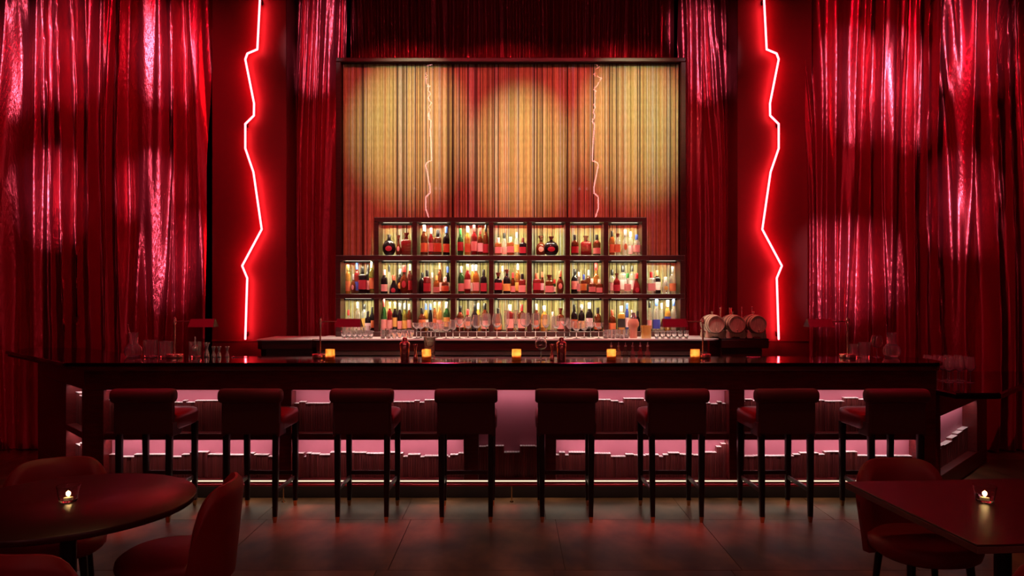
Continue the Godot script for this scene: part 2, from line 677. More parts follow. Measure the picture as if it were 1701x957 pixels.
func build_shelves() -> void:
	var o := thing("back_bar_shelf", "dark mahogany stepped back bar shelving of square lit cubbies", "shelf")
	var x0 := -4.5 * CELL - 0.018
	var tops := [2.561, 2.1515, 1.7355]
	var boards := [[2.509, 2.561, 1, 8], [2.0945, 2.1515, 0, 9], [1.6835, 1.7355, 0, 9], [1.272, 1.326, 0, 9]]
	for b in boards:
		var m := MB.new()
		m.between(Vector3(x0 + b[2] * CELL - 0.026, b[0], SH_B), Vector3(x0 + b[3] * CELL + 0.026, b[1], SH_Z), 0.004)
		part("shelf_board", m, M.mahogany, o)
	for r in 3:
		var lo := 1 if r == 0 else 0
		var hi := 8 if r == 0 else 9
		for k in range(lo, hi + 1):
			var m := MB.new()
			var ytop: float = boards[r][0]
			m.between(Vector3(x0 + k * CELL - 0.026, FLOORS[r], SH_B), Vector3(x0 + k * CELL + 0.026, ytop, SH_Z - 0.001), 0.003)
			part("upright", m, M.mahogany, o)
		for k in range(lo, hi):
			var xc := x0 + (k + 0.5) * CELL
			var ytop: float = boards[r][0]
			var m := MB.new()
			m.box(Vector3(xc, ytop - 0.0015, SH_Z - 0.06), Vector3(0.28, 0.003, 0.014), 0.002)
			part("led_strip", m, M.led, o)
			m = MB.new()
			m.box(Vector3(xc, ytop - 0.009, SH_Z - 0.17), Vector3(CELL - 0.054, 0.018, 0.006), 0.001)
			part("light_baffle", m, M.black, o)
			area(Vector3(xc, ytop - 0.010, SH_Z - 0.06), Vector3(0, -1, -0.45), Vector2(0.28, 0.012), lin(1.0, 0.86, 0.56), [0.36, 0.28, 0.28][r], o, "led_lamp")


# ---------------------------------------------------------------- bottles
# glass, paper and cap colours by letter
const GLASS := {"A": ["amber", 0.11, 0.018, 0.004, 0.82], "R": ["ruby red", 0.17, 0.006, 0.010, 0.82], "G": ["green", 0.02, 0.12, 0.03, 0.82], "K": ["near-black", 0.012, 0.008, 0.010, 0.95], "C": ["clear", 0.85, 0.85, 0.82, 0.16], "Y": ["golden", 0.55, 0.30, 0.04, 0.6], "B": ["blue", 0.03, 0.06, 0.4, 0.7], "N": ["olive green", 0.22, 0.25, 0.03, 0.65], "O": ["orange", 0.34, 0.10, 0.015, 0.7]}
const PAPER := {"P": ["salmon pink", 0.72, 0.38, 0.33], "W": ["white", 0.85, 0.83, 0.80], "O": ["orange", 0.65, 0.22, 0.08], "Y": ["yellow", 0.70, 0.52, 0.12], "R": ["red", 0.42, 0.03, 0.05], "K": ["black", 0.02, 0.02, 0.02], "B": ["blue", 0.04, 0.06, 0.42]}
const CAPS := {"K": ["black", 0.012, 0.012, 0.014], "W": ["white", 0.80, 0.78, 0.74], "R": ["red", 0.55, 0.05, 0.05], "B": ["blue", 0.05, 0.12, 0.55], "Y": ["gold", 0.70, 0.52, 0.16], "G": ["grey", 0.35, 0.36, 0.38], "C": ["copper", 0.58, 0.22, 0.12], "T": ["wooden", 0.16, 0.05, 0.03], "N": ["green", 0.05, 0.40, 0.08]}
const SHAPES := {"w": "round-shouldered", "v": "slim", "q": "square", "o": "round flask", "c": "tapered", "d": "small decanter", "t": "bell-shaped", "b": "oval"}
const BOTTLES := [
	# row, then per bottle: column on the photograph, width, top, shape, glass, paper, cap, layer (0 front, 1 behind)
	[0, [[646.5, 22, 390, "o", "K", "R", "K", 0], [662, 11, 391, "d", "A", "P", "T", 0], [675, 18, 387, "q", "R", "-", "T", 0],
		[704.7, 15, 374, "w", "A", "O", "W", 0], [716, 9, 379, "w", "R", "P", "G", 0], [727, 14, 382, "q", "A", "O", "K", 0], [741.5, 11, 377, "w", "K", "O", "B", 0],
		[764.8, 10, 380, "w", "G", "R", "N", 0], [776.8, 10, 376, "w", "Y", "O", "W", 0], [787.5, 11, 374, "w", "R", "P", "R", 0], [797.8, 9, 379, "w", "A", "W", "R", 0], [807, 10, 374, "w", "A", "R", "K", 0],
		[827.5, 12, 395, "q", "O", "P", "W", 0], [837.4, 9, 387, "w", "C", "P", "K", 1], [847.9, 12, 394, "q", "O", "P", "W", 0], [858, 9, 386, "w", "C", "Y", "W", 1], [868.5, 12, 395, "q", "K", "R", "T", 0],
		[898.5, 17, 392, "b", "A", "P", "T", 1], [915.6, 25, 393, "o", "K", "R", "T", 0],
		[955, 14, 390, "w", "A", "R", "K", 0], [973.4, 18, 392, "q", "R", "-", "T", 1], [991.5, 14, 390, "w", "A", "P", "K", 0],
		[1016.5, 9, 384, "v", "O", "O", "K", 0], [1026, 11, 388, "q", "C", "O", "T", 0], [1038.5, 11, 382, "b", "C", "O", "G", 0], [1047.5, 8, 385, "v", "C", "W", "W", 1], [1057.5, 12, 390, "w", "C", "P", "B", 0]]],
	[1, [[578, 8, 440, "v", "Y", "O", "Y", 0], [586.5, 12, 456, "b", "A", "P", "G", 0], [593, 10, 437, "w", "R", "B", "B", 1], [602.5, 13, 443, "q", "K", "R", "K", 0], [611.5, 9, 439, "w", "K", "W", "K", 1], [617.5, 8, 435, "v", "N", "O", "W", 0],
		[638.3, 11, 448, "w", "K", "P", "W", 0], [646.5, 9, 440, "c", "C", "-", "K", 1], [654, 15, 457, "t", "K", "R", "C", 0], [664.5, 12, 447, "o", "K", "Y", "G", 1], [671.5, 14, 441, "b", "A", "R", "R", 0], [681, 8, 439, "w", "R", "R", "W", 1],
		[701.5, 11, 453, "w", "K", "-", "K", 1], [709.5, 12, 449, "q", "R", "R", "K", 0], [717.5, 4, 453, "v", "C", "-", "W", 0], [725, 12, 458, "w", "O", "P", "Y", 0], [730.5, 9, 437, "w", "A", "W", "C", 1], [739.2, 12, 460, "w", "A", "O", "W", 0], [743.5, 8, 443, "w", "K", "W", "B", 1],
		[766, 10, 443, "w", "G", "P", "W", 0], [776.5, 11, 439, "w", "R", "P", "C", 0], [785, 8, 440, "w", "Y", "W", "W", 1], [790.8, 11, 440, "w", "O", "P", "G", 0], [803.4, 11, 448, "q", "K", "R", "K", 0],
		[827.5, 13, 453, "q", "K", "R", "T", 0], [834.5, 7, 442, "v", "C", "O", "W", 1], [842, 12, 448, "w", "K", "Y", "T", 0], [852, 10, 453, "w", "A", "P", "R", 0], [860, 9, 438, "w", "O", "Y", "W", 1], [867.5, 12, 455, "q", "R", "P", "K", 0],
		[891.5, 13, 454, "q", "R", "R", "C", 0], [901, 9, 452, "w", "A", "W", "C", 0], [912.5, 14, 457, "q", "A", "P", "T", 0], [921, 7, 464, "v", "G", "W", "R", 0], [930.5, 12, 450, "b", "A", "P", "C", 0],
		[955, 12, 447, "w", "K", "P", "K", 1], [961.5, 6, 452, "v", "C", "W", "W", 0], [969.5, 14, 456, "q", "A", "Y", "B", 0], [977.5, 10, 449, "w", "A", "K", "G", 1], [990, 13, 437, "b", "O", "-", "R", 1], [983.5, 11, 463, "q", "A", "P", "W", 0], [995.5, 11, 464, "q", "A", "P", "W", 0],
		[1017, 11, 448, "w", "C", "W", "K", 1], [1024.5, 11, 454, "w", "R", "R", "T", 0], [1034.7, 13, 441, "q", "C", "W", "K", 1], [1042.5, 11, 454, "v", "C", "P", "N", 0], [1049.8, 11, 441, "w", "C", "W", "K", 1], [1057.5, 13, 454, "t", "R", "R", "R", 0],
		[1082, 13, 452, "q", "C", "P", "R", 0], [1091.5, 11, 449, "q", "K", "W", "C", 1], [1105.5, 13, 460, "o", "C", "Y", "W", 0], [1117.5, 12, 443, "w", "C", "O", "G", 0]]],
	[2, [[579, 8, 515, "w", "C", "P", "R", 0], [594, 9, 502, "w", "C", "W", "W", 0], [605.5, 11, 505, "v", "C", "Y", "K", 1], [611, 10, 517, "w", "K", "W", "K", 0], [618, 8, 510, "w", "K", "O", "K", 1],
		[637.7, 10, 497, "c", "G", "P", "R", 0], [647.5, 9, 502, "w", "R", "P", "Y", 0], [656, 9, 502, "w", "K", "Y", "Y", 0], [664, 9, 504, "w", "K", "P", "G", 0], [672, 9, 504, "w", "N", "Y", "G", 0], [680, 9, 505, "w", "A", "P", "W", 0],
		[701, 12, 512, "w", "A", "O", "K", 0], [707.5, 8, 505, "w", "Y", "W", "B", 1], [715, 10, 505, "w", "K", "-", "B", 1], [722, 6, 502, "v", "O", "O", "Y", 0], [730, 11, 502, "w", "Y", "P", "C", 0], [742, 11, 502, "w", "G", "Y", "W", 0],
		[764.5, 12, 508, "w", "A", "P", "K", 0], [777, 11, 514, "w", "A", "O", "R", 0], [788.5, 11, 506, "w", "K", "K", "K", 0], [794.5, 8, 504, "w", "Y", "-", "W", 1], [805.5, 12, 504, "w", "A", "P", "K", 0],
		[827.5, 12, 512, "w", "O", "O", "K", 0], [847, 12, 506, "q", "R", "P", "W", 0], [866.5, 12, 506, "q", "A", "P", "R", 0],
		[891, 10, 505, "w", "A", "O", "W", 0], [904, 12, 508, "w", "Y", "Y", "W", 0], [918, 8, 518, "v", "C", "-", "W", 0], [931, 12, 512, "q", "A", "P", "T", 0],
		[954, 11, 506, "w", "K", "O", "K", 0], [966, 11, 506, "w", "K", "Y", "G", 0], [979, 12, 503, "w", "K", "W", "W", 0], [993, 12, 511, "w", "A", "O", "K", 0],
		[1017, 12, 515, "w", "A", "O", "C", 0], [1032, 12, 508, "q", "Y", "K", "W", 0], [1041.5, 6, 504, "v", "B", "W", "B", 0], [1049.5, 9, 515, "w", "C", "W", "G", 0], [1059, 8, 517, "w", "K", "-", "K", 0],
		[1079, 8, 501, "w", "C", "P", "K", 0], [1090.5, 12, 497, "w", "C", "B", "B", 0], [1099, 7, 503, "v", "C", "-", "W", 1], [1109, 10, 499, "w", "Y", "B", "W", 0], [1119, 10, 497, "w", "C", "-", "B", 0]]],
]


func bottle_profile(kind: String, r: float, h: float) -> Array:
	var nr := clampf(r * 0.34, 0.010, 0.016)
	match kind:
		"v": return [Vector2(0, 0), Vector2(r * 0.9, 0), Vector2(r, 0.006), Vector2(r, h * 0.66), Vector2(r * 0.8, h * 0.72), Vector2(nr, h * 0.78), Vector2(nr, h * 0.9)]
		"q": return [Vector2(0, 0), Vector2(r * 0.92, 0), Vector2(r, 0.006), Vector2(r, h * 0.63), Vector2(r * 0.85, h * 0.69), Vector2(nr * 1.1, h * 0.73), Vector2(nr, h * 0.86)]
		"o":
			var p := [Vector2(0, 0), Vector2(r * 0.45, 0)]
			for k in 9:
				var a := lerpf(-1.05, 1.2, k / 8.0)
				p.append(Vector2(maxf(r * cos(a), nr), h * 0.36 + h * 0.36 * sin(a) / sin(1.05) * (1.0 if a < 0 else 0.98)))
			p.append_array([Vector2(nr, h * 0.76), Vector2(nr, h * 0.88)])
			return p
		"b":
			var p := [Vector2(0, 0), Vector2(r * 0.7, 0)]
			for k in 9:
				var a := lerpf(-0.75, 1.3, k / 8.0)
				p.append(Vector2(maxf(r * cos(a), nr), h * 0.33 + h * 0.33 * sin(a) / (0.68 if a < 0 else 0.96)))
			p.append_array([Vector2(nr, h * 0.70), Vector2(nr, h * 0.86)])
			return p
		"c": return [Vector2(0, 0), Vector2(r * 0.94, 0), Vector2(r, 0.008), Vector2(r, h * 0.40), Vector2(r * 0.9, h * 0.52), Vector2(r * 0.6, h * 0.68), Vector2(nr * 1.1, h * 0.80), Vector2(nr, h * 0.92)]
		"d": return [Vector2(0, 0), Vector2(r * 0.7, 0), Vector2(r, h * 0.12), Vector2(r, h * 0.36), Vector2(r * 0.7, h * 0.52), Vector2(nr, h * 0.62), Vector2(nr, h * 0.86)]
		"t": return [Vector2(0, 0), Vector2(r * 0.95, 0), Vector2(r, 0.01), Vector2(r * 0.95, h * 0.2), Vector2(r * 0.7, h * 0.42), Vector2(r * 0.42, h * 0.58), Vector2(nr, h * 0.66), Vector2(nr, h * 0.86)]
	return [Vector2(0, 0), Vector2(r * 0.92, 0), Vector2(r, 0.006), Vector2(r, h * 0.56), Vector2(r * 0.93, h * 0.62), Vector2(r * 0.62, h * 0.70), Vector2(nr * 1.15, h * 0.75), Vector2(nr, h * 0.88)]


func build_bottles() -> void:
	var gm := {}
	for k in GLASS:
		var g: Array = GLASS[k]
		gm[k] = glass(g[1], g[2], g[3], g[4], 0.05)
	var pm := {}
	for k in PAPER:
		pm[k] = mat(PAPER[k][1], PAPER[k][2], PAPER[k][3], 0.7)
	var cm := {}
	for k in CAPS:
		cm[k] = mat(CAPS[k][1], CAPS[k][2], CAPS[k][3], 0.35)
	rng.seed = 99
	var where := ["top", "middle", "bottom"]
	for row in BOTTLES:
		var r: int = row[0]
		var last := [-99.0, 0.0, -99.0, 0.0]
		for b in row[1]:
			var d := 7.885 if b[7] == 0 else 7.965
			var rad: float = maxf(b[1] * d / F * 0.5, 0.015)
			var y0: float = FLOORS[r]
			var h: float = px(0, b[2], d).y - y0
			var kind: String = b[3]
			rad = minf(rad, 0.04 if kind not in ["o", "b", "q", "t"] else 0.085)
			var lay: int = b[7] * 2
			var bx: float = (b[0] - CX) * d / F
			if bx - last[lay] < last[lay + 1] + rad + 0.001:      # neighbours just miss each other
				rad = maxf(bx - last[lay] - last[lay + 1] - 0.001, 0.014)
			last[lay] = bx
			last[lay + 1] = rad
			var vary := rng.randf_range(0.0, 0.10)
			var key := "%s_%.3f_%.2f_%.1f" % [kind, rad, h, snappedf(vary * 10.0, 0.5)]
			var sq := 4.5 if kind == "q" else 2.0
			var flat := 1.0
			if kind in ["o", "b"]:
				flat = minf(1.0, 0.038 / rad)
			elif kind in ["q", "t"]:
				flat = minf(1.0, 0.036 / rad)
			var prof := bottle_profile(kind, rad, h)
			var capy: float = prof[prof.size() - 1].y
			var nr: float = prof[prof.size() - 1].x
			if not cache.has(key):
				var mb := MB.new()
				mb.lathe(prof, 20, Vector3.ZERO, sq, flat)
				var mc := MB.new()
				var cr := nr * 1.25
				if b[6] == "T":
					mc.lathe([Vector2(0, capy - 0.012), Vector2(cr * 0.85, capy - 0.012), Vector2(cr * 0.85, capy), Vector2(cr * 1.5, h - 0.008), Vector2(cr * 1.5, h), Vector2(0, h)], 12)
				elif kind == "c":
					mc.lathe([Vector2(0, h * 0.74), Vector2(rad * 0.45, h * 0.74), Vector2(cr, h * 0.82), Vector2(cr, h * 0.97), Vector2(cr * 0.8, h), Vector2(0, h)], 12)
				else:
					mc.lathe([Vector2(0, capy - 0.03), Vector2(cr, capy - 0.03), Vector2(cr, h - 0.003), Vector2(cr * 0.85, h), Vector2(0, h)], 12)
				var ml := MB.new()
				var l0 := h * (0.08 + vary)
				var l1 := h * (0.36 + 1.5 * vary)
				if kind == "v" or kind == "q":
					l1 = h * (0.42 + vary)
				var lr := rad * 1.012
				if kind in ["o", "b", "t", "d"]:
					# a small oval badge that follows the front of the flask
					for k in 14:
						var a0 := TAU * k / 14.0
						var a1 := TAU * (k + 1) / 14.0
						var zf := rad * flat + 0.0015
						var cy := h * 0.33 if kind != "t" else h * 0.18
						ml.tri(Vector3(0, cy, zf), Vector3(cos(a0) * rad * 0.5, cy + sin(a0) * h * 0.13, zf * 0.93), Vector3(cos(a1) * rad * 0.5, cy + sin(a1) * h * 0.13, zf * 0.93))
				else:
					ml.lathe([Vector2(rad * 0.99, l0), Vector2(lr, l0), Vector2(lr, l1), Vector2(rad * 0.99, l1)], 20, Vector3.ZERO, sq, flat)
				cache[key] = [mb.mesh(), mc.mesh(), ml.mesh()]
			var paper: String = b[5]
			var label: String = "%s glass %s bottle with %s%s cap on the %s shelf" % [GLASS[b[4]][0], SHAPES[kind], (PAPER[paper][0] + " label and ") if paper != "-" else "", CAPS[b[6]][0], where[r]]
			var o := thing("bottle", label, "bottle", Vector3((b[0] - CX) * d / F, y0 + 0.0005, -d), 0.0, "bottles on the %s row of the back bar" % where[r])
			var set_: Array = cache[key]
			part("glass_body", set_[0], gm[b[4]], o)
			part("cap", set_[1], cm[b[6]], o)
			if paper != "-":
				part("paper_label", set_[2], pm[paper], o)


# ---------------------------------------------------------------- back counter, glassware, barrels
const BC_Y := 1.27


func build_back_counter() -> void:
	var o := thing("back_counter", "dark back bar counter with pale stone top under the shelves", "counter")
	var m := MB.new()
	var poly := PackedVector2Array()
	poly.append_array([Vector2(2.05, -8.08), Vector2(-2.05, -8.08), Vector2(-2.05, -7.42), Vector2(-2.02, -7.38), Vector2(-1.97, -7.36), Vector2(1.99, -7.36), Vector2(2.07, -7.39), Vector2(2.13, -7.46), Vector2(2.16, -7.55), Vector2(2.16, -8.08)])
	m.prism(poly, BC_Y - 0.014, BC_Y, 0.003)
	part("stone_top", m, M.stone, o)
	m = MB.new()
	m.between(Vector3(-2.0, BC_Y - 0.125, -8.0), Vector3(2.0, BC_Y - 0.0145, -7.375), 0.008)
	part("fascia", m, M.mahogany, o)
	m = MB.new()
	m.between(Vector3(-2.0, BC_Y - 0.165, -8.0), Vector3(2.0, BC_Y - 0.1255, -7.395), 0.004)
	part("glass_rail", m, M.steel, o)
	m = MB.new()
	m.between(Vector3(-2.0, 0.0, -8.0), Vector3(2.0, BC_Y - 0.1655, -7.44), 0.004)
	part("cabinet_body", m, M.dark, o)
	for s in [-1, 1]:
		var xo := -2.60 if s < 0 else 2.66
		var zf := -7.29 if s < 0 else -7.48
		var w := thing("side_counter", "dark wooden end counter of the back bar " + ("reaching toward the neon by the jiggers" if s < 0 else "carrying the barrels"), "counter")
		m = MB.new()
		if s < 0:
			m.prism(PackedVector2Array([Vector2(xo, -7.95), Vector2(xo, -7.35), Vector2(xo + 0.02, -7.31), Vector2(xo + 0.07, zf), Vector2(-2.06, -7.40), Vector2(-2.06, -7.95)]), BC_Y - 0.014, BC_Y - 0.0005, 0.003)
		else:
			m.prism(PackedVector2Array([Vector2(2.17, -7.95), Vector2(2.17, zf), Vector2(xo, zf), Vector2(xo, -7.95)]), BC_Y - 0.014, BC_Y - 0.0005, 0.003)
		part("top", m, M.stone if s < 0 else M.dark, w)
		m = MB.new()
		if s < 0:
			m.prism(PackedVector2Array([Vector2(xo + 0.01, -7.94), Vector2(xo + 0.01, -7.36), Vector2(xo + 0.07, zf - 0.02), Vector2(-2.06, -7.42), Vector2(-2.06, -7.94)]), BC_Y - 0.10, BC_Y - 0.0145, 0.002)
		else:
			m.between(Vector3(2.17, BC_Y - 0.10, -7.94), Vector3(xo, BC_Y - 0.0145, zf + 0.005), 0.006)
		part("fascia", m, M.mahogany, w)
		m = MB.new()
		if s < 0:
			m.prism(PackedVector2Array([Vector2(xo + 0.04, -7.94), Vector2(xo + 0.04, -7.37), Vector2(xo + 0.1, zf - 0.06), Vector2(-2.06, -7.46), Vector2(-2.06, -7.94)]), 0, BC_Y - 0.1005, 0.002)
		else:
			m.between(Vector3(2.17, 0, -7.94), Vector3(xo - 0.06, BC_Y - 0.1005, zf - 0.03), 0.004)
		part("cabinet_body", m, M.mahogany, w)


# profile builders for glassware: [radius, height] pairs, outside only
func stem_glass(kind: String, r: float, h: float) -> Array:
	var base := [Vector2(0, 0), Vector2(r * 0.8, 0), Vector2(r * 0.78, 0.003), Vector2(r * 0.25, 0.006), Vector2(0.0045, 0.014)]
	match kind:
		"coupe": base.append_array([Vector2(0.0035, h * 0.58), Vector2(r * 0.35, h * 0.63), Vector2(r * 0.85, h * 0.76), Vector2(r, h * 0.9), Vector2(r, h)])
		"flute": base.append_array([Vector2(0.0035, h * 0.34), Vector2(r * 0.5, h * 0.42), Vector2(r * 0.85, h * 0.6), Vector2(r, h * 0.78), Vector2(r * 0.86, h)])
		"tulip": base.append_array([Vector2(0.0035, h * 0.42), Vector2(r * 0.6, h * 0.48), Vector2(r, h * 0.64), Vector2(r * 0.95, h * 0.8), Vector2(r * 0.72, h)])
		_: base.append_array([Vector2(0.004, h * 0.42), Vector2(r * 0.55, h * 0.47), Vector2(r * 0.95, h * 0.58), Vector2(r, h * 0.68), Vector2(r * 0.92, h * 0.84), Vector2(r * 0.76, h)])
	# and back down inside the bowl
	var n := base.size()
	var low := 5 if kind != "wine" else 5
	for i in range(n - 1, low, -1):
		var p: Vector2 = base[i]
		base.append(Vector2(maxf(p.x - 0.0022, 0.0), p.y - (0.0 if i == n - 1 else 0.0004)))
	base.append(Vector2(0, base[low].y + h * 0.03))
	return base


func tumbler(r: float, h: float) -> Array:
	return [Vector2(0, 0), Vector2(r * 0.86, 0), Vector2(r * 0.9, 0.004), Vector2(r, h), Vector2(r - 0.003, h), Vector2(r * 0.86, 0.014), Vector2(0, 0.014)]


func glassware(called: String, prof: Array, label: String, category: String, at: Vector3, group: String, material: Material, seg := 20) -> void:
	var key := called + str(prof[1]) + str(prof[prof.size() - 1])
	if not cache.has(key):
		var m := MB.new()
		m.lathe(prof, seg)
		cache[key] = m.mesh()
	one(called, cache[key], material, label, category, at, group)


func build_glassware() -> void:
	# stemware in front of the bottom cubbies: column, width, top row, kind
	var rows := [[692, 15, 536, "coupe"], [699, 15, 537, "coupe"], [710, 16, 535, "coupe"], [716, 15, 536, "coupe"], [723, 12, 536, "wine"], [730, 13, 538, "wine"], [741, 15, 534, "wine"], [752.5, 12, 531, "wine"], [763.5, 16, 528.5, "coupe"], [777.5, 13, 526, "tulip"], [792, 17, 523, "wine"], [807.5, 17, 521, "wine"], [825.5, 17, 521, "wine"], [842, 9, 515, "flute"], [856.5, 9, 515, "flute"], [872.5, 18, 520, "wine"], [889.5, 17, 521, "wine"], [907, 13, 523, "tulip"], [923.5, 13, 525, "tulip"], [937.5, 15, 528, "coupe"], [946.5, 12, 530, "wine"], [957.5, 14, 533, "wine"], [970.5, 13, 533, "wine"], [981, 15, 535, "coupe"], [994.5, 15, 536, "coupe"]]
	var words := {"coupe": ["coupe_glass", "clear stemmed coupe glass on the pale back counter"], "wine": ["wine_glass", "clear tulip-bowled wine glass on the pale back counter"], "flute": ["champagne_flute", "tall clear champagne flute on the pale back counter"], "tulip": ["tasting_glass", "slender clear tasting glass on the pale back counter"]}
	var k := 0
	for g in rows:
		var d: float = [7.45, 7.57, 7.69][k % 3] if g[0] < 760 or g[0] > 930 else [7.47, 7.58][k % 2]
		k += 1
		var h: float = px(0, g[2], d).y - BC_Y
		glassware(words[g[3]][0], stem_glass(g[3], snappedf(g[1] * d / F * 0.5, 0.002), snappedf(h, 0.004)), words[g[3]][1], "glass", Vector3((g[0] - CX) * d / F, BC_Y + 0.0004, -d), "stemware on the back counter", M.stemware)
	# tumblers and bowls
	for x in [574, 586, 598, 610]:
		glassware("tumbler_glass", tumbler(0.034, 0.125), "tall clear tumbler standing behind the tilted cups", "glass", Vector3((x - CX) * 7.62 / F, BC_Y + 0.0004, -7.62), "tumblers behind the tilted cups", M.stemware)
	for x in [636, 645]:
		glassware("highball_glass", tumbler(0.026, 0.105), "clear straight highball glass at the end of the glass row", "glass", Vector3((x - CX) * 7.48 / F, BC_Y + 0.0004, -7.48), "highball glasses on the back counter", M.stemware)
	for p in [[655, 0], [664, 1.3], [673, 0], [682, 1.3], [654, 2.6], [677, 2.6]]:
		var d := 7.47 + 0.07 * float(p[1])
		glassware("dessert_bowl", [Vector2(0, 0), Vector2(0.018, 0), Vector2(0.02, 0.012), Vector2(0.034, 0.04), Vector2(0.038, 0.07), Vector2(0.036, 0.085)], "low round clear glass among the stacked small glasses", "glass", Vector3((p[0] - CX) * d / F, BC_Y + 0.0004 + 0.0, -d), "low round glasses on the back counter", M.stemware)
	for p in [[1006, 0, 0.09], [1013, 1, 0.12], [1019, 0, 0.09], [1026, 1, 0.125], [1033, 0, 0.085], [1040, 1, 0.10]]:
		var d := 7.47 + 0.07 * float(p[1])
		glassware("rocks_glass", tumbler(0.031, p[2]), "clear rocks glass near the round-bellied stoppered jar", "glass", Vector3((p[0] - CX) * d / F, BC_Y + 0.0004, -d), "rocks glasses on the back counter", M.stemware)
	# punch cups with handles: at one end under the brass lamp, at the other beside the barrels
	for row in [[[571, 580, 589, 598, 607, 616], "clear handled punch cup under the lamp shade by highball glasses", "punch cups by the highball glasses"], [[1091, 1101, 1111, 1120, 1130, 1140], "clear handled punch cup beside the wooden barrels", "punch cups by the barrels"]]:
		for x: float in row[0]:
			var o := thing("punch_cup", row[1], "cup", Vector3((x - CX) * 7.46 / F, BC_Y + 0.0004, -7.46), 0.0, row[2])
			if not cache.has("punch"):
				var a := MB.new()
				a.lathe([Vector2(0, 0), Vector2(0.016, 0), Vector2(0.023, 0.022), Vector2(0.0255, 0.05), Vector2(0.0245, 0.085), Vector2(0.0225, 0.085), Vector2(0.0232, 0.05), Vector2(0.021, 0.024), Vector2(0, 0.012)], 20)
				var b := MB.new()
				var pth := []
				for q in 7:
					var an := lerpf(-1.35, 1.35, q / 6.0)
					pth.append(Vector3(0.0, 0.045 + sin(an) * 0.024, 0.02 + cos(an) * 0.02))
				b.tube(pth, 0.0035, 6)
				cache["punch"] = [a.mesh(), b.mesh()]
			part("cup_body", cache["punch"][0], M.stemware, o)
			part("handle", cache["punch"][1], M.clear_thick, o)
	# amber glass jar, copper cup, dark tray
	var jar := thing("amber_jar", "square yellow amber glass jar beside the punch cups", "jar", Vector3((1073 - CX) * 7.5 / F, BC_Y + 0.0004, -7.5))
	var m := MB.new()
	m.lathe([Vector2(0, 0), Vector2(0.048, 0), Vector2(0.051, 0.006), Vector2(0.051, 0.12), Vector2(0.053, 0.13), Vector2(0.053, 0.135), Vector2(0, 0.132)], 20, Vector3.ZERO, 4.0)
	part("jar_body", m, glass(0.78, 0.50, 0.12, 0.55), jar)
	var cj := thing("copper_jar", "round-bellied copper jar with grey stopper standing on the rocks glasses", "jar", Vector3((1052 - CX) * 7.56 / F, BC_Y + 0.0004, -7.56))
	m = MB.new()
	m.lathe([Vector2(0, 0), Vector2(0.04, 0), Vector2(0.042, 0.10), Vector2(0.058, 0.13), Vector2(0.060, 0.16), Vector2(0.044, 0.20), Vector2(0, 0.205)], 20)
	part("belly", m, glass(0.72, 0.32, 0.22, 0.8), cj)
	m = MB.new()
	m.lathe([Vector2(0, 0.2), Vector2(0.03, 0.2), Vector2(0.034, 0.225), Vector2(0.02, 0.24), Vector2(0.024, 0.262), Vector2(0, 0.268)], 16)
	part("stopper", m, M.chrome, cj)


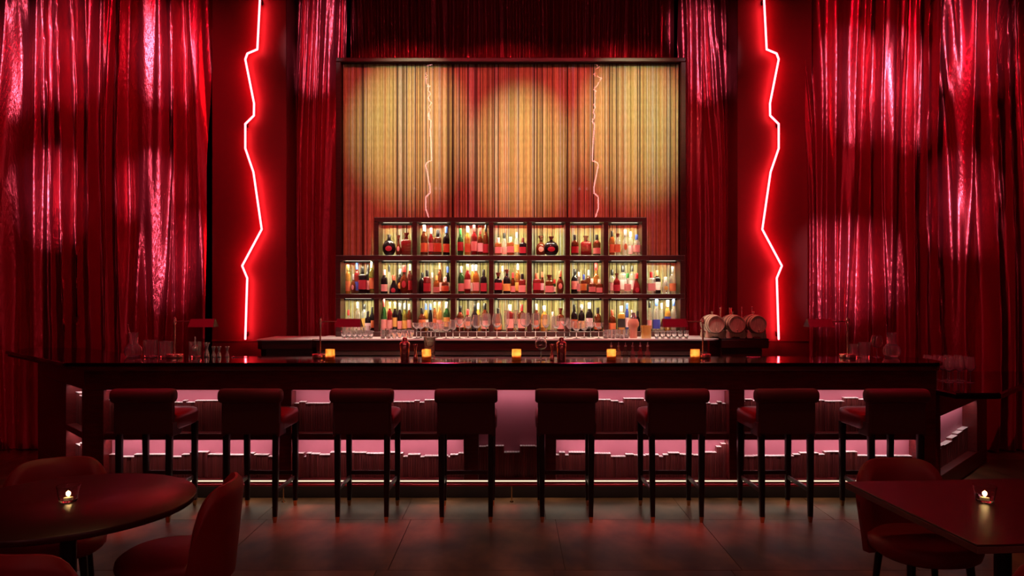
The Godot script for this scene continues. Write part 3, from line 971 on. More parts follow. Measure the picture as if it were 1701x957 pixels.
func build_barrels() -> void:
	var proto: Node3D = null
	var k := 0
	for x in [1183, 1217, 1251.5]:
		var d := 7.62
		var at := Vector3((x - CX) * d / F, BC_Y + 0.0004, -d)
		var lab: String = ["small oak barrel with a tap, farthest from the neon", "small oak barrel between the two other barrels", "small oak barrel closest to the red neon line"][k]
		k += 1
		var o := thing("oak_barrel", lab, "barrel", at, 0.05, "oak barrels on cradles")
		var bs := Basis(Vector3(1, 0, 0), Vector3(0, 0, 1), Vector3(0, -1, 0))   # lathe axis y -> z
		var cy := 0.147
		var st := MB.new()
		st.lathe([Vector2(0.078, -0.14), Vector2(0.088, -0.14), Vector2(0.097, -0.07), Vector2(0.1, 0.0), Vector2(0.097, 0.07), Vector2(0.088, 0.14), Vector2(0.079, 0.14), Vector2(0.079, 0.128)], 28, Vector3(0, cy, 0), 2.0, 1.0, 0.55, bs)
		part("staves", st, M.oak, o)
		var hd := MB.new()
		hd.lathe([Vector2(0, -0.13), Vector2(0.0795, -0.13), Vector2(0.0795, 0.129), Vector2(0, 0.129)], 28, Vector3(0, cy, 0), 2.0, 1.0, 0.55, bs)
		part("head", hd, M.oak, o)
		for z in [-0.105, -0.05, 0.05, 0.105]:
			var h := MB.new()
			var rr: float = 0.1015 - 0.75 * z * z
			h.lathe([Vector2(rr - 0.004, z - 0.009), Vector2(rr, z - 0.009), Vector2(rr, z + 0.009), Vector2(rr - 0.004, z + 0.009)], 28, Vector3(0, cy, 0), 2.0, 1.0, 0.55, bs)
			part("hoop", h, M.hoop, o)
		var bg := MB.new()
		bg.lathe([Vector2(0, 0), Vector2(0.008, 0), Vector2(0.009, 0.016), Vector2(0.012, 0.02), Vector2(0.012, 0.03), Vector2(0, 0.032)], 10, Vector3(0, cy + 0.098, 0))
		part("bung", bg, M.oak, o)
		var tp := MB.new()
		tp.rod(Vector3(0, cy - 0.06, 0.125), Vector3(0, cy - 0.06, 0.165), 0.007, 0.007, 8)
		tp.rod(Vector3(0, cy - 0.075, 0.155), Vector3(0, cy - 0.035, 0.155), 0.006, 0.005, 8)
		part("tap", tp, M.oak, o)
		for z in [-0.08, 0.085]:
			# cradle end: a scalloped board with a rounded hollow under the barrel and an arch below
			var pts := PackedVector2Array()
			for q in 11:
				var a := lerpf(PI, TAU, q / 10.0)
				pts.append(Vector2(cos(a) * 0.085, 0.085 + sin(a) * 0.038))
			pts.append_array([Vector2(0.093, 0.088), Vector2(0.1, 0.078), Vector2(0.093, 0.062), Vector2(0.1, 0.04), Vector2(0.103, 0.014), Vector2(0.098, 0.0), Vector2(0.07, 0.0)])
			for q in 7:
				var a := lerpf(0, PI, q / 6.0)
				pts.append(Vector2(cos(a) * 0.05, sin(a) * 0.022))
			pts.append_array([Vector2(-0.07, 0.0), Vector2(-0.098, 0.0), Vector2(-0.103, 0.014), Vector2(-0.1, 0.04), Vector2(-0.093, 0.062), Vector2(-0.1, 0.078), Vector2(-0.093, 0.088)])
			var cr := MB.new()
			var tri := Geometry2D.triangulate_polygon(pts)
			for q in range(0, tri.size(), 3):
				for side in [1.0, -1.0]:
					var a := Vector3(pts[tri[q]].x, pts[tri[q]].y, z + 0.009 * side)
					var b := Vector3(pts[tri[q + 1]].x, pts[tri[q + 1]].y, z + 0.009 * side)
					var c := Vector3(pts[tri[q + 2]].x, pts[tri[q + 2]].y, z + 0.009 * side)
					if (b - a).cross(c - a).z * side > 0:
						cr.tri(a, b, c)
					else:
						cr.tri(a, c, b)
			for q in pts.size():
				var a := pts[q]
				var b := pts[(q + 1) % pts.size()]
				cr.quad(Vector3(a.x, a.y, z + 0.009), Vector3(b.x, b.y, z + 0.009), Vector3(b.x, b.y, z - 0.009), Vector3(a.x, a.y, z - 0.009))
			part("cradle", cr, M.oak, o)
	for p in [[1197, 510, 0.012, "dark tasting tube with a flared lip behind the barrels"], [1213, 511, 0.014, "short red measuring tube behind the barrels"], [1232, 510, 0.003, "thin metal rod upright behind the last barrel pair"], [1249, 509, 0.003, "thin metal rod with a small knob above the last barrel"]]:
		var d := 7.8
		var top: float = px(0, p[1], d).y - BC_Y
		var rr: float = p[2]
		var mm := MB.new()
		mm.lathe([Vector2(0, 0), Vector2(rr, 0), Vector2(rr, top * 0.94), Vector2(rr * 1.5, top * 0.97), Vector2(rr * 1.3, top), Vector2(0, top)], 12)
		one("bar_tool", mm, M.copper if rr > 0.01 else M.chrome, p[3], "bar tool", Vector3((p[0] - CX) * d / F, BC_Y, -d))


# ---------------------------------------------------------------- the bar
const BAR_Y := 1.17
const FZ := -6.05            # face of the front frame
const PROFILES := {
	"A_up": [[184, 664.5], [196, 668], [240, 666], [296, 669], [302, 666], [317, 669], [372, 666], [420, 668], [456, 665]],
	"B_up": [[492, 670.5], [503, 668], [544, 670.5], [555, 668], [600, 669], [651, 666], [686, 668], [695, 666], [703, 669], [728, 665], [770, 667]],
	"C_up": [[989, 666], [1017, 664.5], [1030, 666.5], [1039, 669], [1073, 662.5], [1120, 666], [1170, 668], [1185, 670], [1197, 671.5], [1204, 668], [1211, 671]],
	"D_up": [[1243, 667], [1256, 664], [1300, 666], [1357, 665], [1363, 664], [1377, 665.5], [1410, 667], [1434, 661.5], [1524, 664]],
	"A_lo": [[190, 756], [197, 760], [214, 760], [242, 756], [272, 756], [277, 760], [294, 760], [308, 756], [338, 752], [374, 756], [403, 757], [416, 754], [440, 756.5], [456, 759.5]],
	"B_lo": [[500, 754], [504, 759.5], [512, 754], [526, 755], [544, 756.5], [585, 752.5], [605, 753], [638, 754.5], [657, 752.5], [667, 754], [675, 759.5], [696, 756], [703, 760], [743, 758.5], [746, 760], [760, 756.5], [770, 754]],
	"C_lo": [[930, 757], [940, 752.5], [946, 757], [985, 752.5], [1017, 754.5], [1042, 759.5], [1056, 756], [1076, 757.5], [1098, 756.5], [1105, 759.5], [1114, 756.5], [1133, 753.5], [1156, 756], [1174, 757], [1195, 752.5], [1203, 743], [1211, 738]],
	"D_lo": [[1258, 759], [1304, 758.5], [1325, 758.5], [1336, 756], [1367, 753.5], [1377, 756], [1432, 751.5], [1450, 758], [1524, 758.5]],
	"M": [[807, 743], [837, 742], [864, 752.5], [890, 742], [906, 743]],
}


# one recess of the front: a pink back board, fluted slats of stepped height, a light strip under its top edge.
# x runs along the face, y up, z out of the face (negative is into the recess)
func niche(o: Node3D, x0: float, x1: float, y0: float, y1: float, steps: Array, energy: float) -> void:
	var deep := 0.13
	var m := MB.new()
	m.between(Vector3(x0, y0, -deep - 0.01), Vector3(x1, y1, -deep), 0.0)
	part("back_board", m, M.niche, o)
	var a := x0
	for st in steps:
		var b: float = st[0]
		m = MB.new()
		m.use_col = true
		var cnt := maxi(1, roundi((b - a) / 0.021))
		var w := (b - a) / cnt
		for k in cnt:
			var tone := rng.randf_range(0.7, 1.15)
			m.col = Color(0.20, 0.040, 0.038) * tone
			var dz := rng.randf_range(0.0, 0.006)
			m.box(Vector3(a + (k + 0.5) * w, (y0 + st[1] - 0.005) * 0.5, (-deep - 0.078 - dz) * 0.5), Vector3(w - 0.0008, st[1] - y0 - 0.005, deep - 0.078 - dz), 0.0015)
		var bundle := part("slat_bundle", m, M.rod, o)
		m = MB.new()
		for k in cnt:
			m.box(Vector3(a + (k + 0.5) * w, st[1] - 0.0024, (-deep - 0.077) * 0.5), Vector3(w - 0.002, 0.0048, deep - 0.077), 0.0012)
		part("painted_lit_ends", m, M.pale, bundle)  # caps added so the slat tops look brightly lit from above
		a = b
	m = MB.new()
	m.between(Vector3(x0 + 0.005, y1 - 0.008, -0.052), Vector3(x1 - 0.005, y1 - 0.001, -0.038), 0.001)
	part("led_strip", m, M.led_pink, o)
	area(Vector3((x0 + x1) * 0.5, y1 - 0.010, -0.045), Vector3(0, -1, -0.30), Vector2(x1 - x0 - 0.02, 0.012), lin(1.0, 0.76, 0.76), energy * (x1 - x0), o, "led_lamp")


func steps_of(key: String) -> Array:
	var out := []
	for s in PROFILES[key]:
		var p := px(s[0], s[1], -FZ + 0.05)
		out.append([(s[0] - CX) * -FZ / F, p.y])
	return out


func build_bar() -> void:
	rng.seed = 12
	var o := thing("bar_counter", "long dark mahogany bar with lit slatted niches along its front", "bar counter", Vector3(0, 0, FZ))
	var X := func(p: float) -> float: return (p - CX) * -FZ / F
	var yT := 1.115
	var y1 := 0.918
	var y2 := 0.556
	var y3 := 0.500
	var y4 := 0.165
	# carcass, apron and rails
	var m := MB.new()
	m.between(Vector3(-3.52, 0.16, -0.62), Vector3(3.52, yT, -0.145), 0.004)
	part("carcass", m, M.dark, o)
	m = MB.new()
	m.between(Vector3(-3.5, 0.0, -0.60), Vector3(3.5, 0.16, -0.06), 0.004)
	part("plinth", m, M.dark, o)
	m = MB.new()
	m.between(Vector3(-3.58, y1, -0.145), Vector3(3.56, yT, 0.0), 0.006)
	part("apron", m, M.barwood, o)
	m = MB.new()
	m.between(Vector3(-3.58, yT - 0.03, 0.0005), Vector3(3.56, yT, 0.04), 0.008)
	part("moulding", m, M.barwood, o)
	m = MB.new()
	m.between(Vector3(-3.58, 0.120, -0.145), Vector3(3.56, y4, 0.0), 0.004)
	part("bottom_rail", m, M.barwood, o)
	m = MB.new()
	m.between(Vector3(-3.55, 0.152, 0.0005), Vector3(3.53, 0.163, 0.008), 0.002)
	part("led_foot_strip", m, M.led_foot, o)
	area(Vector3(0, 0.118, -0.02), Vector3(0, -1, 0.35), Vector2(7.0, 0.012), lin(1.0, 0.80, 0.58), 0.22, o, "foot_lamp")
	for s in [[140, 172], [456, 484], [770, 795], [906, 924], [1211, 1237], [1524, 1555]]:
		m = MB.new()
		m.between(Vector3(X.call(s[0]), y4, -0.145), Vector3(X.call(s[1]), y1, 0.0), 0.004)
		part("post", m, M.barwood, o)
	for s in [[172, 456], [484, 770], [924, 1211], [1237, 1524]]:
		m = MB.new()
		m.between(Vector3(X.call(s[0]), y3, -0.145), Vector3(X.call(s[1]), y2, -0.001), 0.004)
		part("mid_rail", m, M.barwood, o)
	niche(o, X.call(172), X.call(456), y2, y1, steps_of("A_up"), 0.085)
	niche(o, X.call(484), X.call(770), y2, y1, steps_of("B_up"), 0.085)
	niche(o, X.call(924), X.call(1211), y2, y1, steps_of("C_up"), 0.085)
	niche(o, X.call(1237), X.call(1524), y2, y1, steps_of("D_up"), 0.085)
	niche(o, X.call(172), X.call(456), y4, y3, steps_of("A_lo"), 0.125)
	niche(o, X.call(484), X.call(770), y4, y3, steps_of("B_lo"), 0.125)
	niche(o, X.call(924), X.call(1211), y4, y3, steps_of("C_lo"), 0.125)
	niche(o, X.call(1237), X.call(1524), y4, y3, steps_of("D_lo"), 0.125)
	niche(o, X.call(795), X.call(906), y4, y1, steps_of("M"), 0.10)
	# polished top with a rounded end over the lower counter and an angled wing at the other end
	var top := thing("polished_worktop", "glossy black bar top holding lamps, candles and cocktail glassware", "worktop")
	var poly := PackedVector2Array([Vector2(-5.05, -7.55), Vector2(-4.98, -7.10), Vector2(-3.60, -5.80), Vector2(-3.55, -5.78)])
	for k in 9:
		var a := lerpf(PI / 2, -PI / 2, k / 8.0)
		poly.append(Vector2(3.36 + cos(a) * 0.20, -6.105 + sin(a) * 0.325))
	poly.append_array([Vector2(-3.28, -6.43), Vector2(-4.45, -7.55)])
	m = MB.new()
	m.prism(poly, BAR_Y - 0.028, BAR_Y, 0.005)
	part("glass_top", m, M.bartop, top)
	var under := PackedVector2Array()
	for p in poly:
		under.append(p)
	m = MB.new()
	var ins := Geometry2D.offset_polygon(under, -0.02, Geometry2D.JOIN_MITER)
	m.prism(ins[0], BAR_Y - 0.054, BAR_Y - 0.0285, 0.004)
	part("nosing", m, M.barwood, top)
	# angled full-height wing
	# its local -x runs back along the angled face
	var w := Node3D.new()
	w.name = "angled_wing"
	o.add_child(w)
	w.position = Vector3(-3.585, 0, -0.005)
	w.rotation.y = deg_to_rad(-46.0)
	var L := 1.75
	m = MB.new()
	m.between(Vector3(-L, 0.0, -0.55), Vector3(0.0, yT, -0.145), 0.004)
	part("carcass", m, M.dark, w)
	m = MB.new()
	m.between(Vector3(-L, y1, -0.1445), Vector3(0, yT, 0), 0.004)
	part("apron", m, M.barwood, w)
	m = MB.new()
	m.between(Vector3(-L, 0, -0.1445), Vector3(0, y4, 0), 0.004)
	part("plinth", m, M.barwood, w)
	for s in [[-L, -0.62], [-0.08, 0.0]]:
		m = MB.new()
		m.between(Vector3(s[0], y4, -0.1445), Vector3(s[1], y1, 0), 0.004)
		part("post", m, M.barwood, w)
	m = MB.new()
	m.between(Vector3(-0.62, y3, -0.1445), Vector3(-0.08, y2, -0.001), 0.004)
	part("mid_rail", m, M.barwood, w)
	niche(w, -0.62, -0.08, y2, y1, [[-0.5, 0.84], [-0.35, 0.82], [-0.22, 0.835], [-0.08, 0.80]], 0.085)
	niche(w, -0.62, -0.08, y4, y3, [[-0.48, 0.37], [-0.36, 0.40], [-0.2, 0.38], [-0.08, 0.34]], 0.14)
	# lower counter at the other end, with its own lit niche
	var lc := thing("low_counter", "lower dark counter with one lit niche at the bar's rounded end", "counter", Vector3(3.565, 0, FZ - 0.03), deg_to_rad(46.0))
	L = 1.95
	var yl := 0.868
	m = MB.new()
	m.between(Vector3(0.55, 0.14, -0.50), Vector3(L, yl, -0.145), 0.004)
	part("carcass", m, M.dark, lc)
	m = MB.new()
	m.between(Vector3(0.13, 0.675, -0.1445), Vector3(L, yl, 0), 0.004)
	part("apron", m, M.barwood, lc)
	m = MB.new()
	m.between(Vector3(0.13, 0.0, -0.1445), Vector3(L, 0.16, 0), 0.004)
	part("plinth", m, M.barwood, lc)
	for s in [[0.13, 0.16], [1.52, L]]:
		m = MB.new()
		m.between(Vector3(s[0], 0.16, -0.1445), Vector3(s[1], 0.675, 0), 0.004)
		part("post", m, M.barwood, lc)
	niche(lc, 0.16, 1.52, 0.16, 0.675, [[0.25, 0.32], [0.5, 0.34], [0.62, 0.36], [0.9, 0.35], [1.1, 0.375], [1.3, 0.39], [1.52, 0.40]], 0.10)
	var lt := one("polished_worktop", low_top(), M.bartop, "polished dark top of the lower counter holding stemmed glasses", "worktop")
	lt.position = Vector3(0, 0, 0)
	# foot rail
	var fr := thing("foot_rail", "thin metal foot rail with painted red light on brass supports in front of the bar's base", "foot rail")
	m = MB.new()
	m.rod(Vector3(-3.5, 0.140, -5.985), Vector3(3.48, 0.140, -5.985), 0.011, 0.011, 10)
	part("rail", m, M.rail, fr)
	for x in [471, 850, 1229]:
		m = MB.new()
		m.rod(Vector3((x - CX) * 5.985 / F, 0.0, -5.985), Vector3((x - CX) * 5.985 / F, 0.132, -5.985), 0.005, 0.005, 8)
		m.rod(Vector3((x - CX) * 5.985 / F, 0.0, -5.985), Vector3((x - CX) * 5.985 / F, 0.006, -5.985), 0.018, 0.016, 12)
		part("support", m, M.brass, fr)


func low_top() -> MB:
	var m := MB.new()
	m.prism(PackedVector2Array([Vector2(3.60, -5.86), Vector2(3.93, -5.86), Vector2(3.98, -5.88), Vector2(5.40, -7.28), Vector2(5.40, -7.6), Vector2(3.60, -7.6)]), 0.870, 0.918, 0.012)
	return m


# ---------------------------------------------------------------- bar stools
func build_stools() -> void:
	var lab := "red velvet bar stool with roll-top back and dark legs at the bar"
	var o := thing("bar_stool", lab, "bar stool", Vector3.ZERO, 0.0, "bar stools along the bar")
	# local: z = 0 at the back legs, seat towards -z
	var m := MB.new()
	var sq := 7.0
	# seat cushion
	m.lathe([Vector2(0, 0.685), Vector2(0.222, 0.685), Vector2(0.232, 0.70), Vector2(0.235, 0.77), Vector2(0.228, 0.795), Vector2(0.20, 0.808), Vector2(0, 0.815)], 32, Vector3(0, 0, -0.245), sq, 1.02, 0.3)
	part("seat", m, M.leather, o)
	# backrest: a padded panel under a rolled top
	m = MB.new()
	var prof := [[-0.035, 0.665], [0.028, 0.665], [0.036, 0.70], [0.040, 0.86], [0.042, 0.905]]
	var pts := PackedVector3Array()
	var rows := []
	for q in prof:
		rows.append(q)
	m.box(Vector3(0, 0.79, 0.0), Vector3(0.432, 0.25, 0.075), 0.014)
	part("backrest", m, M.velvet, o)
	m = MB.new()
	var bs := Basis(Vector3(0, 1, 0), Vector3(1, 0, 0), Vector3(0, 0, -1))
	m.lathe([Vector2(0, -0.236), Vector2(0.038, -0.236), Vector2(0.050, -0.226), Vector2(0.054, -0.21), Vector2(0.054, 0.21), Vector2(0.050, 0.226), Vector2(0.038, 0.236), Vector2(0, 0.236)], 24, Vector3(0, 0.953, 0.012), 2.6, 1.05, 0.4, bs)
	part("roll_top", m, M.velvet, o)
	# side wings that drop from the back to the seat
	for s in [-1, 1]:
		m = MB.new()
		m.box(Vector3(s * 0.205, 0.70, -0.055), Vector3(0.03, 0.11, 0.16), 0.012)
		part("side_panel", m, M.velvet, o)
	for s in [-1, 1]:
		for f in [0, 1]:
			m = MB.new()
			var top := Vector3(s * (0.188 if f == 0 else 0.198), 0.69, -0.0 if f == 0 else -0.43)
			var foot := Vector3(s * (0.183 if f == 0 else 0.196), 0.0, 0.012 if f == 0 else -0.435)
			m.lathe([Vector2(0, 0.045), Vector2(0.0165, 0.045), Vector2(0.021, 0.30), Vector2(0.023, 0.69), Vector2(0, 0.69)], 16, Vector3.ZERO, 8.0)
			for i in m.v.size():
				var t := m.v[i].y / 0.69
				m.v[i] += Vector3(lerpf(foot.x, top.x, t), 0, lerpf(foot.z, top.z, t))
			var leg := part("leg", m, M.legwood, o)
			m = MB.new()
			m.lathe([Vector2(0, 0), Vector2(0.011, 0), Vector2(0.0172, 0.046), Vector2(0, 0.046)], 16, foot, 8.0)
			part("ferrule", m, M.brass, leg)
	for q in [[Vector3(0, 0.27, -0.43), Vector3(0.37, 0.034, 0.018)], [Vector3(-0.190, 0.235, -0.21), Vector3(0.018, 0.034, 0.40)], [Vector3(0.190, 0.235, -0.21), Vector3(0.018, 0.034, 0.40)]]:
		m = MB.new()
		m.box(q[0], q[1], 0.004)
		part("stretcher", m, M.mahogany, o)
	var xs := [240, 417.5, 602, 774.5, 941, 1124, 1305, 1487.5]
	var ords := ["nearest to the bar's angled wing", "second from the bar's angled wing", "third from the bar's angled wing", "fourth from the bar's angled wing", "fourth from the low counter", "third from the low counter", "second from the low counter", "nearest to the low counter"]
	var turns := [0.02, -0.015, 0.0, 0.02, -0.02, 0.0, 0.03, 0.02]
	for k in 8:
		var at := Vector3((xs[k] - CX) * 5.45 / F, 0, -5.45)
		if k == 0:
			o.position = at
			o.rotation.y = turns[0]
			o.set_meta("label", "red velvet roll-top bar stool, " + ords[0])
		else:
			copy(o, "bar_stool", at, turns[k], "red velvet roll-top bar stool, " + ords[k])


# ---------------------------------------------------------------- things on the bar
func table_lamp(x: float, shade_dir: float, label: String) -> void:
	var d := 6.28
	var o := thing("table_lamp", label, "lamp", Vector3((x - CX) * d / F, BAR_Y + 0.0004, -d), 0.0, "metal task lamps on the bar")
	var m := MB.new()
	m.lathe([Vector2(0, 0), Vector2(0.066, 0), Vector2(0.068, 0.004), Vector2(0.068, 0.030), Vector2(0.064, 0.034), Vector2(0, 0.034)], 28, Vector3(shade_dir * -0.0, 0, 0))
	part("base", m, M.copper, o)
	m = MB.new()
	m.rod(Vector3(0, 0.034, 0), Vector3(0, 0.345, 0), 0.0075, 0.0075, 12)
	part("pole", m, M.copper, o)
	m = MB.new()
	m.lathe([Vector2(0, 0.295), Vector2(0.014, 0.295), Vector2(0.014, 0.335), Vector2(0.009, 0.342), Vector2(0.007, 0.352), Vector2(0, 0.354)], 12)
	part("clamp", m, M.copper, o)
	m = MB.new()
	m.rod(Vector3(0, 0.315, 0), Vector3(shade_dir * 0.16, 0.315, 0), 0.005, 0.005, 8)
	part("arm", m, M.copper, o)
	# tent shade: two sloping plates and two ends, open below
	m = MB.new()
	var a := shade_dir * 0.14
	var b := shade_dir * 0.36
	var x0 := minf(a, b)
	var x1 := maxf(a, b)
	var yb := 0.268
	var yt := 0.338
	var hw := 0.062
	var t := 0.003
	for s: float in [-1.0, 1.0]:
		var p := [Vector3(x0, yb, s * hw), Vector3(x1, yb, s * hw), Vector3(x1 - 0.008, yt, s * 0.014), Vector3(x0 + 0.008, yt, s * 0.014)]
		var q := [Vector3(x0, yb, s * (hw - t)), Vector3(x1, yb, s * (hw - t)), Vector3(x1 - 0.008, yt - t, s * (0.014 - t)), Vector3(x0 + 0.008, yt - t, s * (0.014 - t))]
		if s > 0:
			m.quad(p[0], p[1], p[2], p[3])
			m.quad(q[3], q[2], q[1], q[0])
		else:
			m.quad(p[3], p[2], p[1], p[0])
			m.quad(q[0], q[1], q[2], q[3])
	m.box(Vector3((x0 + x1) * 0.5, yt - 0.001, 0), Vector3(x1 - x0 - 0.014, 0.003, 0.03), 0.0)
	for xx in [[x0, x0 + 0.008], [x1, x1 - 0.008]]:
		m.quad(Vector3(xx[0], yb, hw), Vector3(xx[0], yb, -hw), Vector3(xx[1], yt, -0.014), Vector3(xx[1], yt, 0.014))
	part("lamp_shade", m, M.shade, o)
	m = MB.new()
	m.rod(Vector3(x0 + 0.04, yb + 0.025, 0), Vector3(x1 - 0.04, yb + 0.025, 0), 0.010, 0.010, 10)
	part("lamp_tube", m, M.lamp_glow, o)
	area(Vector3((x0 + x1) * 0.5, yb + 0.012, 0), Vector3(0, -1, 0), Vector2(0.13, 0.018), lin(1.0, 0.62, 0.42), 0.012, o, "lamp_light")


func candle(x: float, label: String) -> void:
	var d := 6.07
	var o := thing("candle_holder", label, "candle", Vector3((x - CX) * d / F, BAR_Y + 0.0004, -d), 0.0, "amber candles on the bar")
	var m := MB.new()
	m.lathe([Vector2(0, 0), Vector2(0.037, 0), Vector2(0.039, 0.003), Vector2(0.039, 0.088), Vector2(0.036, 0.088), Vector2(0.036, 0.008), Vector2(0, 0.008)], 24)
	part("frosted_glass", m, M.amber, o)
	m = MB.new()
	m.lathe([Vector2(0, 0.0085), Vector2(0.030, 0.0085), Vector2(0.030, 0.035), Vector2(0, 0.033)], 16)
	part("wax", m, M.wax, o)
	m = MB.new()
	m.lathe([Vector2(0, 0.038), Vector2(0.006, 0.044), Vector2(0.0065, 0.05), Vector2(0.003, 0.062), Vector2(0, 0.07)], 10)
	part("flame", m, M.flame, o)
	omni(Vector3(0, 0.054, 0), lin(1.0, 0.66, 0.32), 0.026, 0.006, o, "candle_light")


func shaker(x: float, label: String) -> void:
	var d := 6.02
	var o := thing("cocktail_shaker", label, "shaker", Vector3((x - CX) * d / F, BAR_Y + 0.0004, -d), 0.0, "copper cocktail shakers")
	var m := MB.new()
	m.lathe([Vector2(0, 0), Vector2(0.033, 0), Vector2(0.035, 0.004), Vector2(0.044, 0.118), Vector2(0.043, 0.122)], 24)
	part("cup", m, M.copper, o)
	m = MB.new()
	m.lathe([Vector2(0.043, 0.1222), Vector2(0.045, 0.128), Vector2(0.043, 0.142), Vector2(0.034, 0.155), Vector2(0.024, 0.160), Vector2(0, 0.1605)], 24)
	part("strainer_lid", m, M.copper, o)
	m = MB.new()
	m.lathe([Vector2(0.021, 0.1608), Vector2(0.021, 0.178), Vector2(0.016, 0.189), Vector2(0, 0.192)], 20)
	part("cap", m, M.copper, o)


func jigger(x: float, h: float, d: float, r: float, material: Material, label: String, group: String) -> void:
	var m := MB.new()
	m.lathe([Vector2(0, 0), Vector2(r * 0.95, 0), Vector2(r, 0.003), Vector2(r * 0.92, h * 0.2), Vector2(r * 0.42, h * 0.5), Vector2(r * 0.5, h * 0.65), Vector2(r * 1.05, h * 0.98), Vector2(r * 1.0, h), Vector2(r * 0.9, h * 0.96), Vector2(0, h * 0.7)], 18)
	one("jigger", m, material, label, "jigger", Vector3((x - CX) * d / F, BAR_Y + 0.0004, -d), group)


func mixing_glass(x: float, d: float, r: float, h: float, label: String, spoon := false) -> void:
	var o := thing("mixing_glass", label, "glass", Vector3((x - CX) * d / F, BAR_Y + 0.0004, -d))
	var m := MB.new()
	var prof := [Vector2(0, 0), Vector2(r * 0.93, 0), Vector2(r, 0.006)]
	for k in 9:      # cut ridges
		prof.append(Vector2(r * (1.0 + (0.02 if k % 2 == 0 else -0.02)), lerpf(0.012, h * 0.8, k / 8.0)))
	prof.append_array([Vector2(r * 1.02, h * 0.9), Vector2(r * 1.05, h), Vector2(r * 0.98, h), Vector2(r * 0.92, h * 0.85), Vector2(r * 0.90, 0.022), Vector2(0, 0.02)])
	m.lathe(prof, 22)
	part("glass_body", m, M.stemware, o)
	if spoon:
		m = MB.new()
		m.rod(Vector3(0.01, 0.022, 0.0), Vector3(-r * 0.8, h * 1.15, 0), 0.0025, 0.0025, 6)
		m.ball(Vector3(0.01, 0.03, 0), Vector3(0.010, 0.014, 0.005), 10, 6)
		part("bar_spoon", m, M.copper, o)


func wine_glass_big(x: float, d: float, r: float, h: float, label: String, material: Material, y := BAR_Y, group := "") -> void:
	glassware("stemmed_glass", stem_glass("wine", r, h), label, "glass", Vector3((x - CX) * d / F, y + 0.0004, -d), group, material, 24)


func carafe(x: float, d: float, label: String, lean: float) -> void:
	var o := thing("glass_carafe", label, "carafe", Vector3((x - CX) * d / F, BAR_Y + 0.0004, -d))
	var m := MB.new()
	m.lathe([Vector2(0, 0), Vector2(0.050, 0), Vector2(0.068, 0.02), Vector2(0.077, 0.048), Vector2(0.070, 0.082), Vector2(0.046, 0.108), Vector2(0.038, 0.122), Vector2(0.042, 0.14), Vector2(0.037, 0.155), Vector2(0.040, 0.17), Vector2(0.037, 0.19), Vector2(0.044, 0.215), Vector2(0.041, 0.215), Vector2(0.033, 0.19), Vector2(0.033, 0.125), Vector2(0.062, 0.085), Vector2(0.070, 0.05), Vector2(0.06, 0.02), Vector2(0, 0.012)], 28)
	part("glass_body", m, M.stemware, o)
	m = MB.new()
	m.rod(Vector3(lean * -0.01, 0.02, 0), Vector3(lean * 0.045, 0.285, 0), 0.003, 0.003, 6)
	m.ball(Vector3(lean * 0.045, 0.285, 0), Vector3(0.006, 0.008, 0.006), 8, 6)
	part("stirrer", m, M.clear_thick, o)


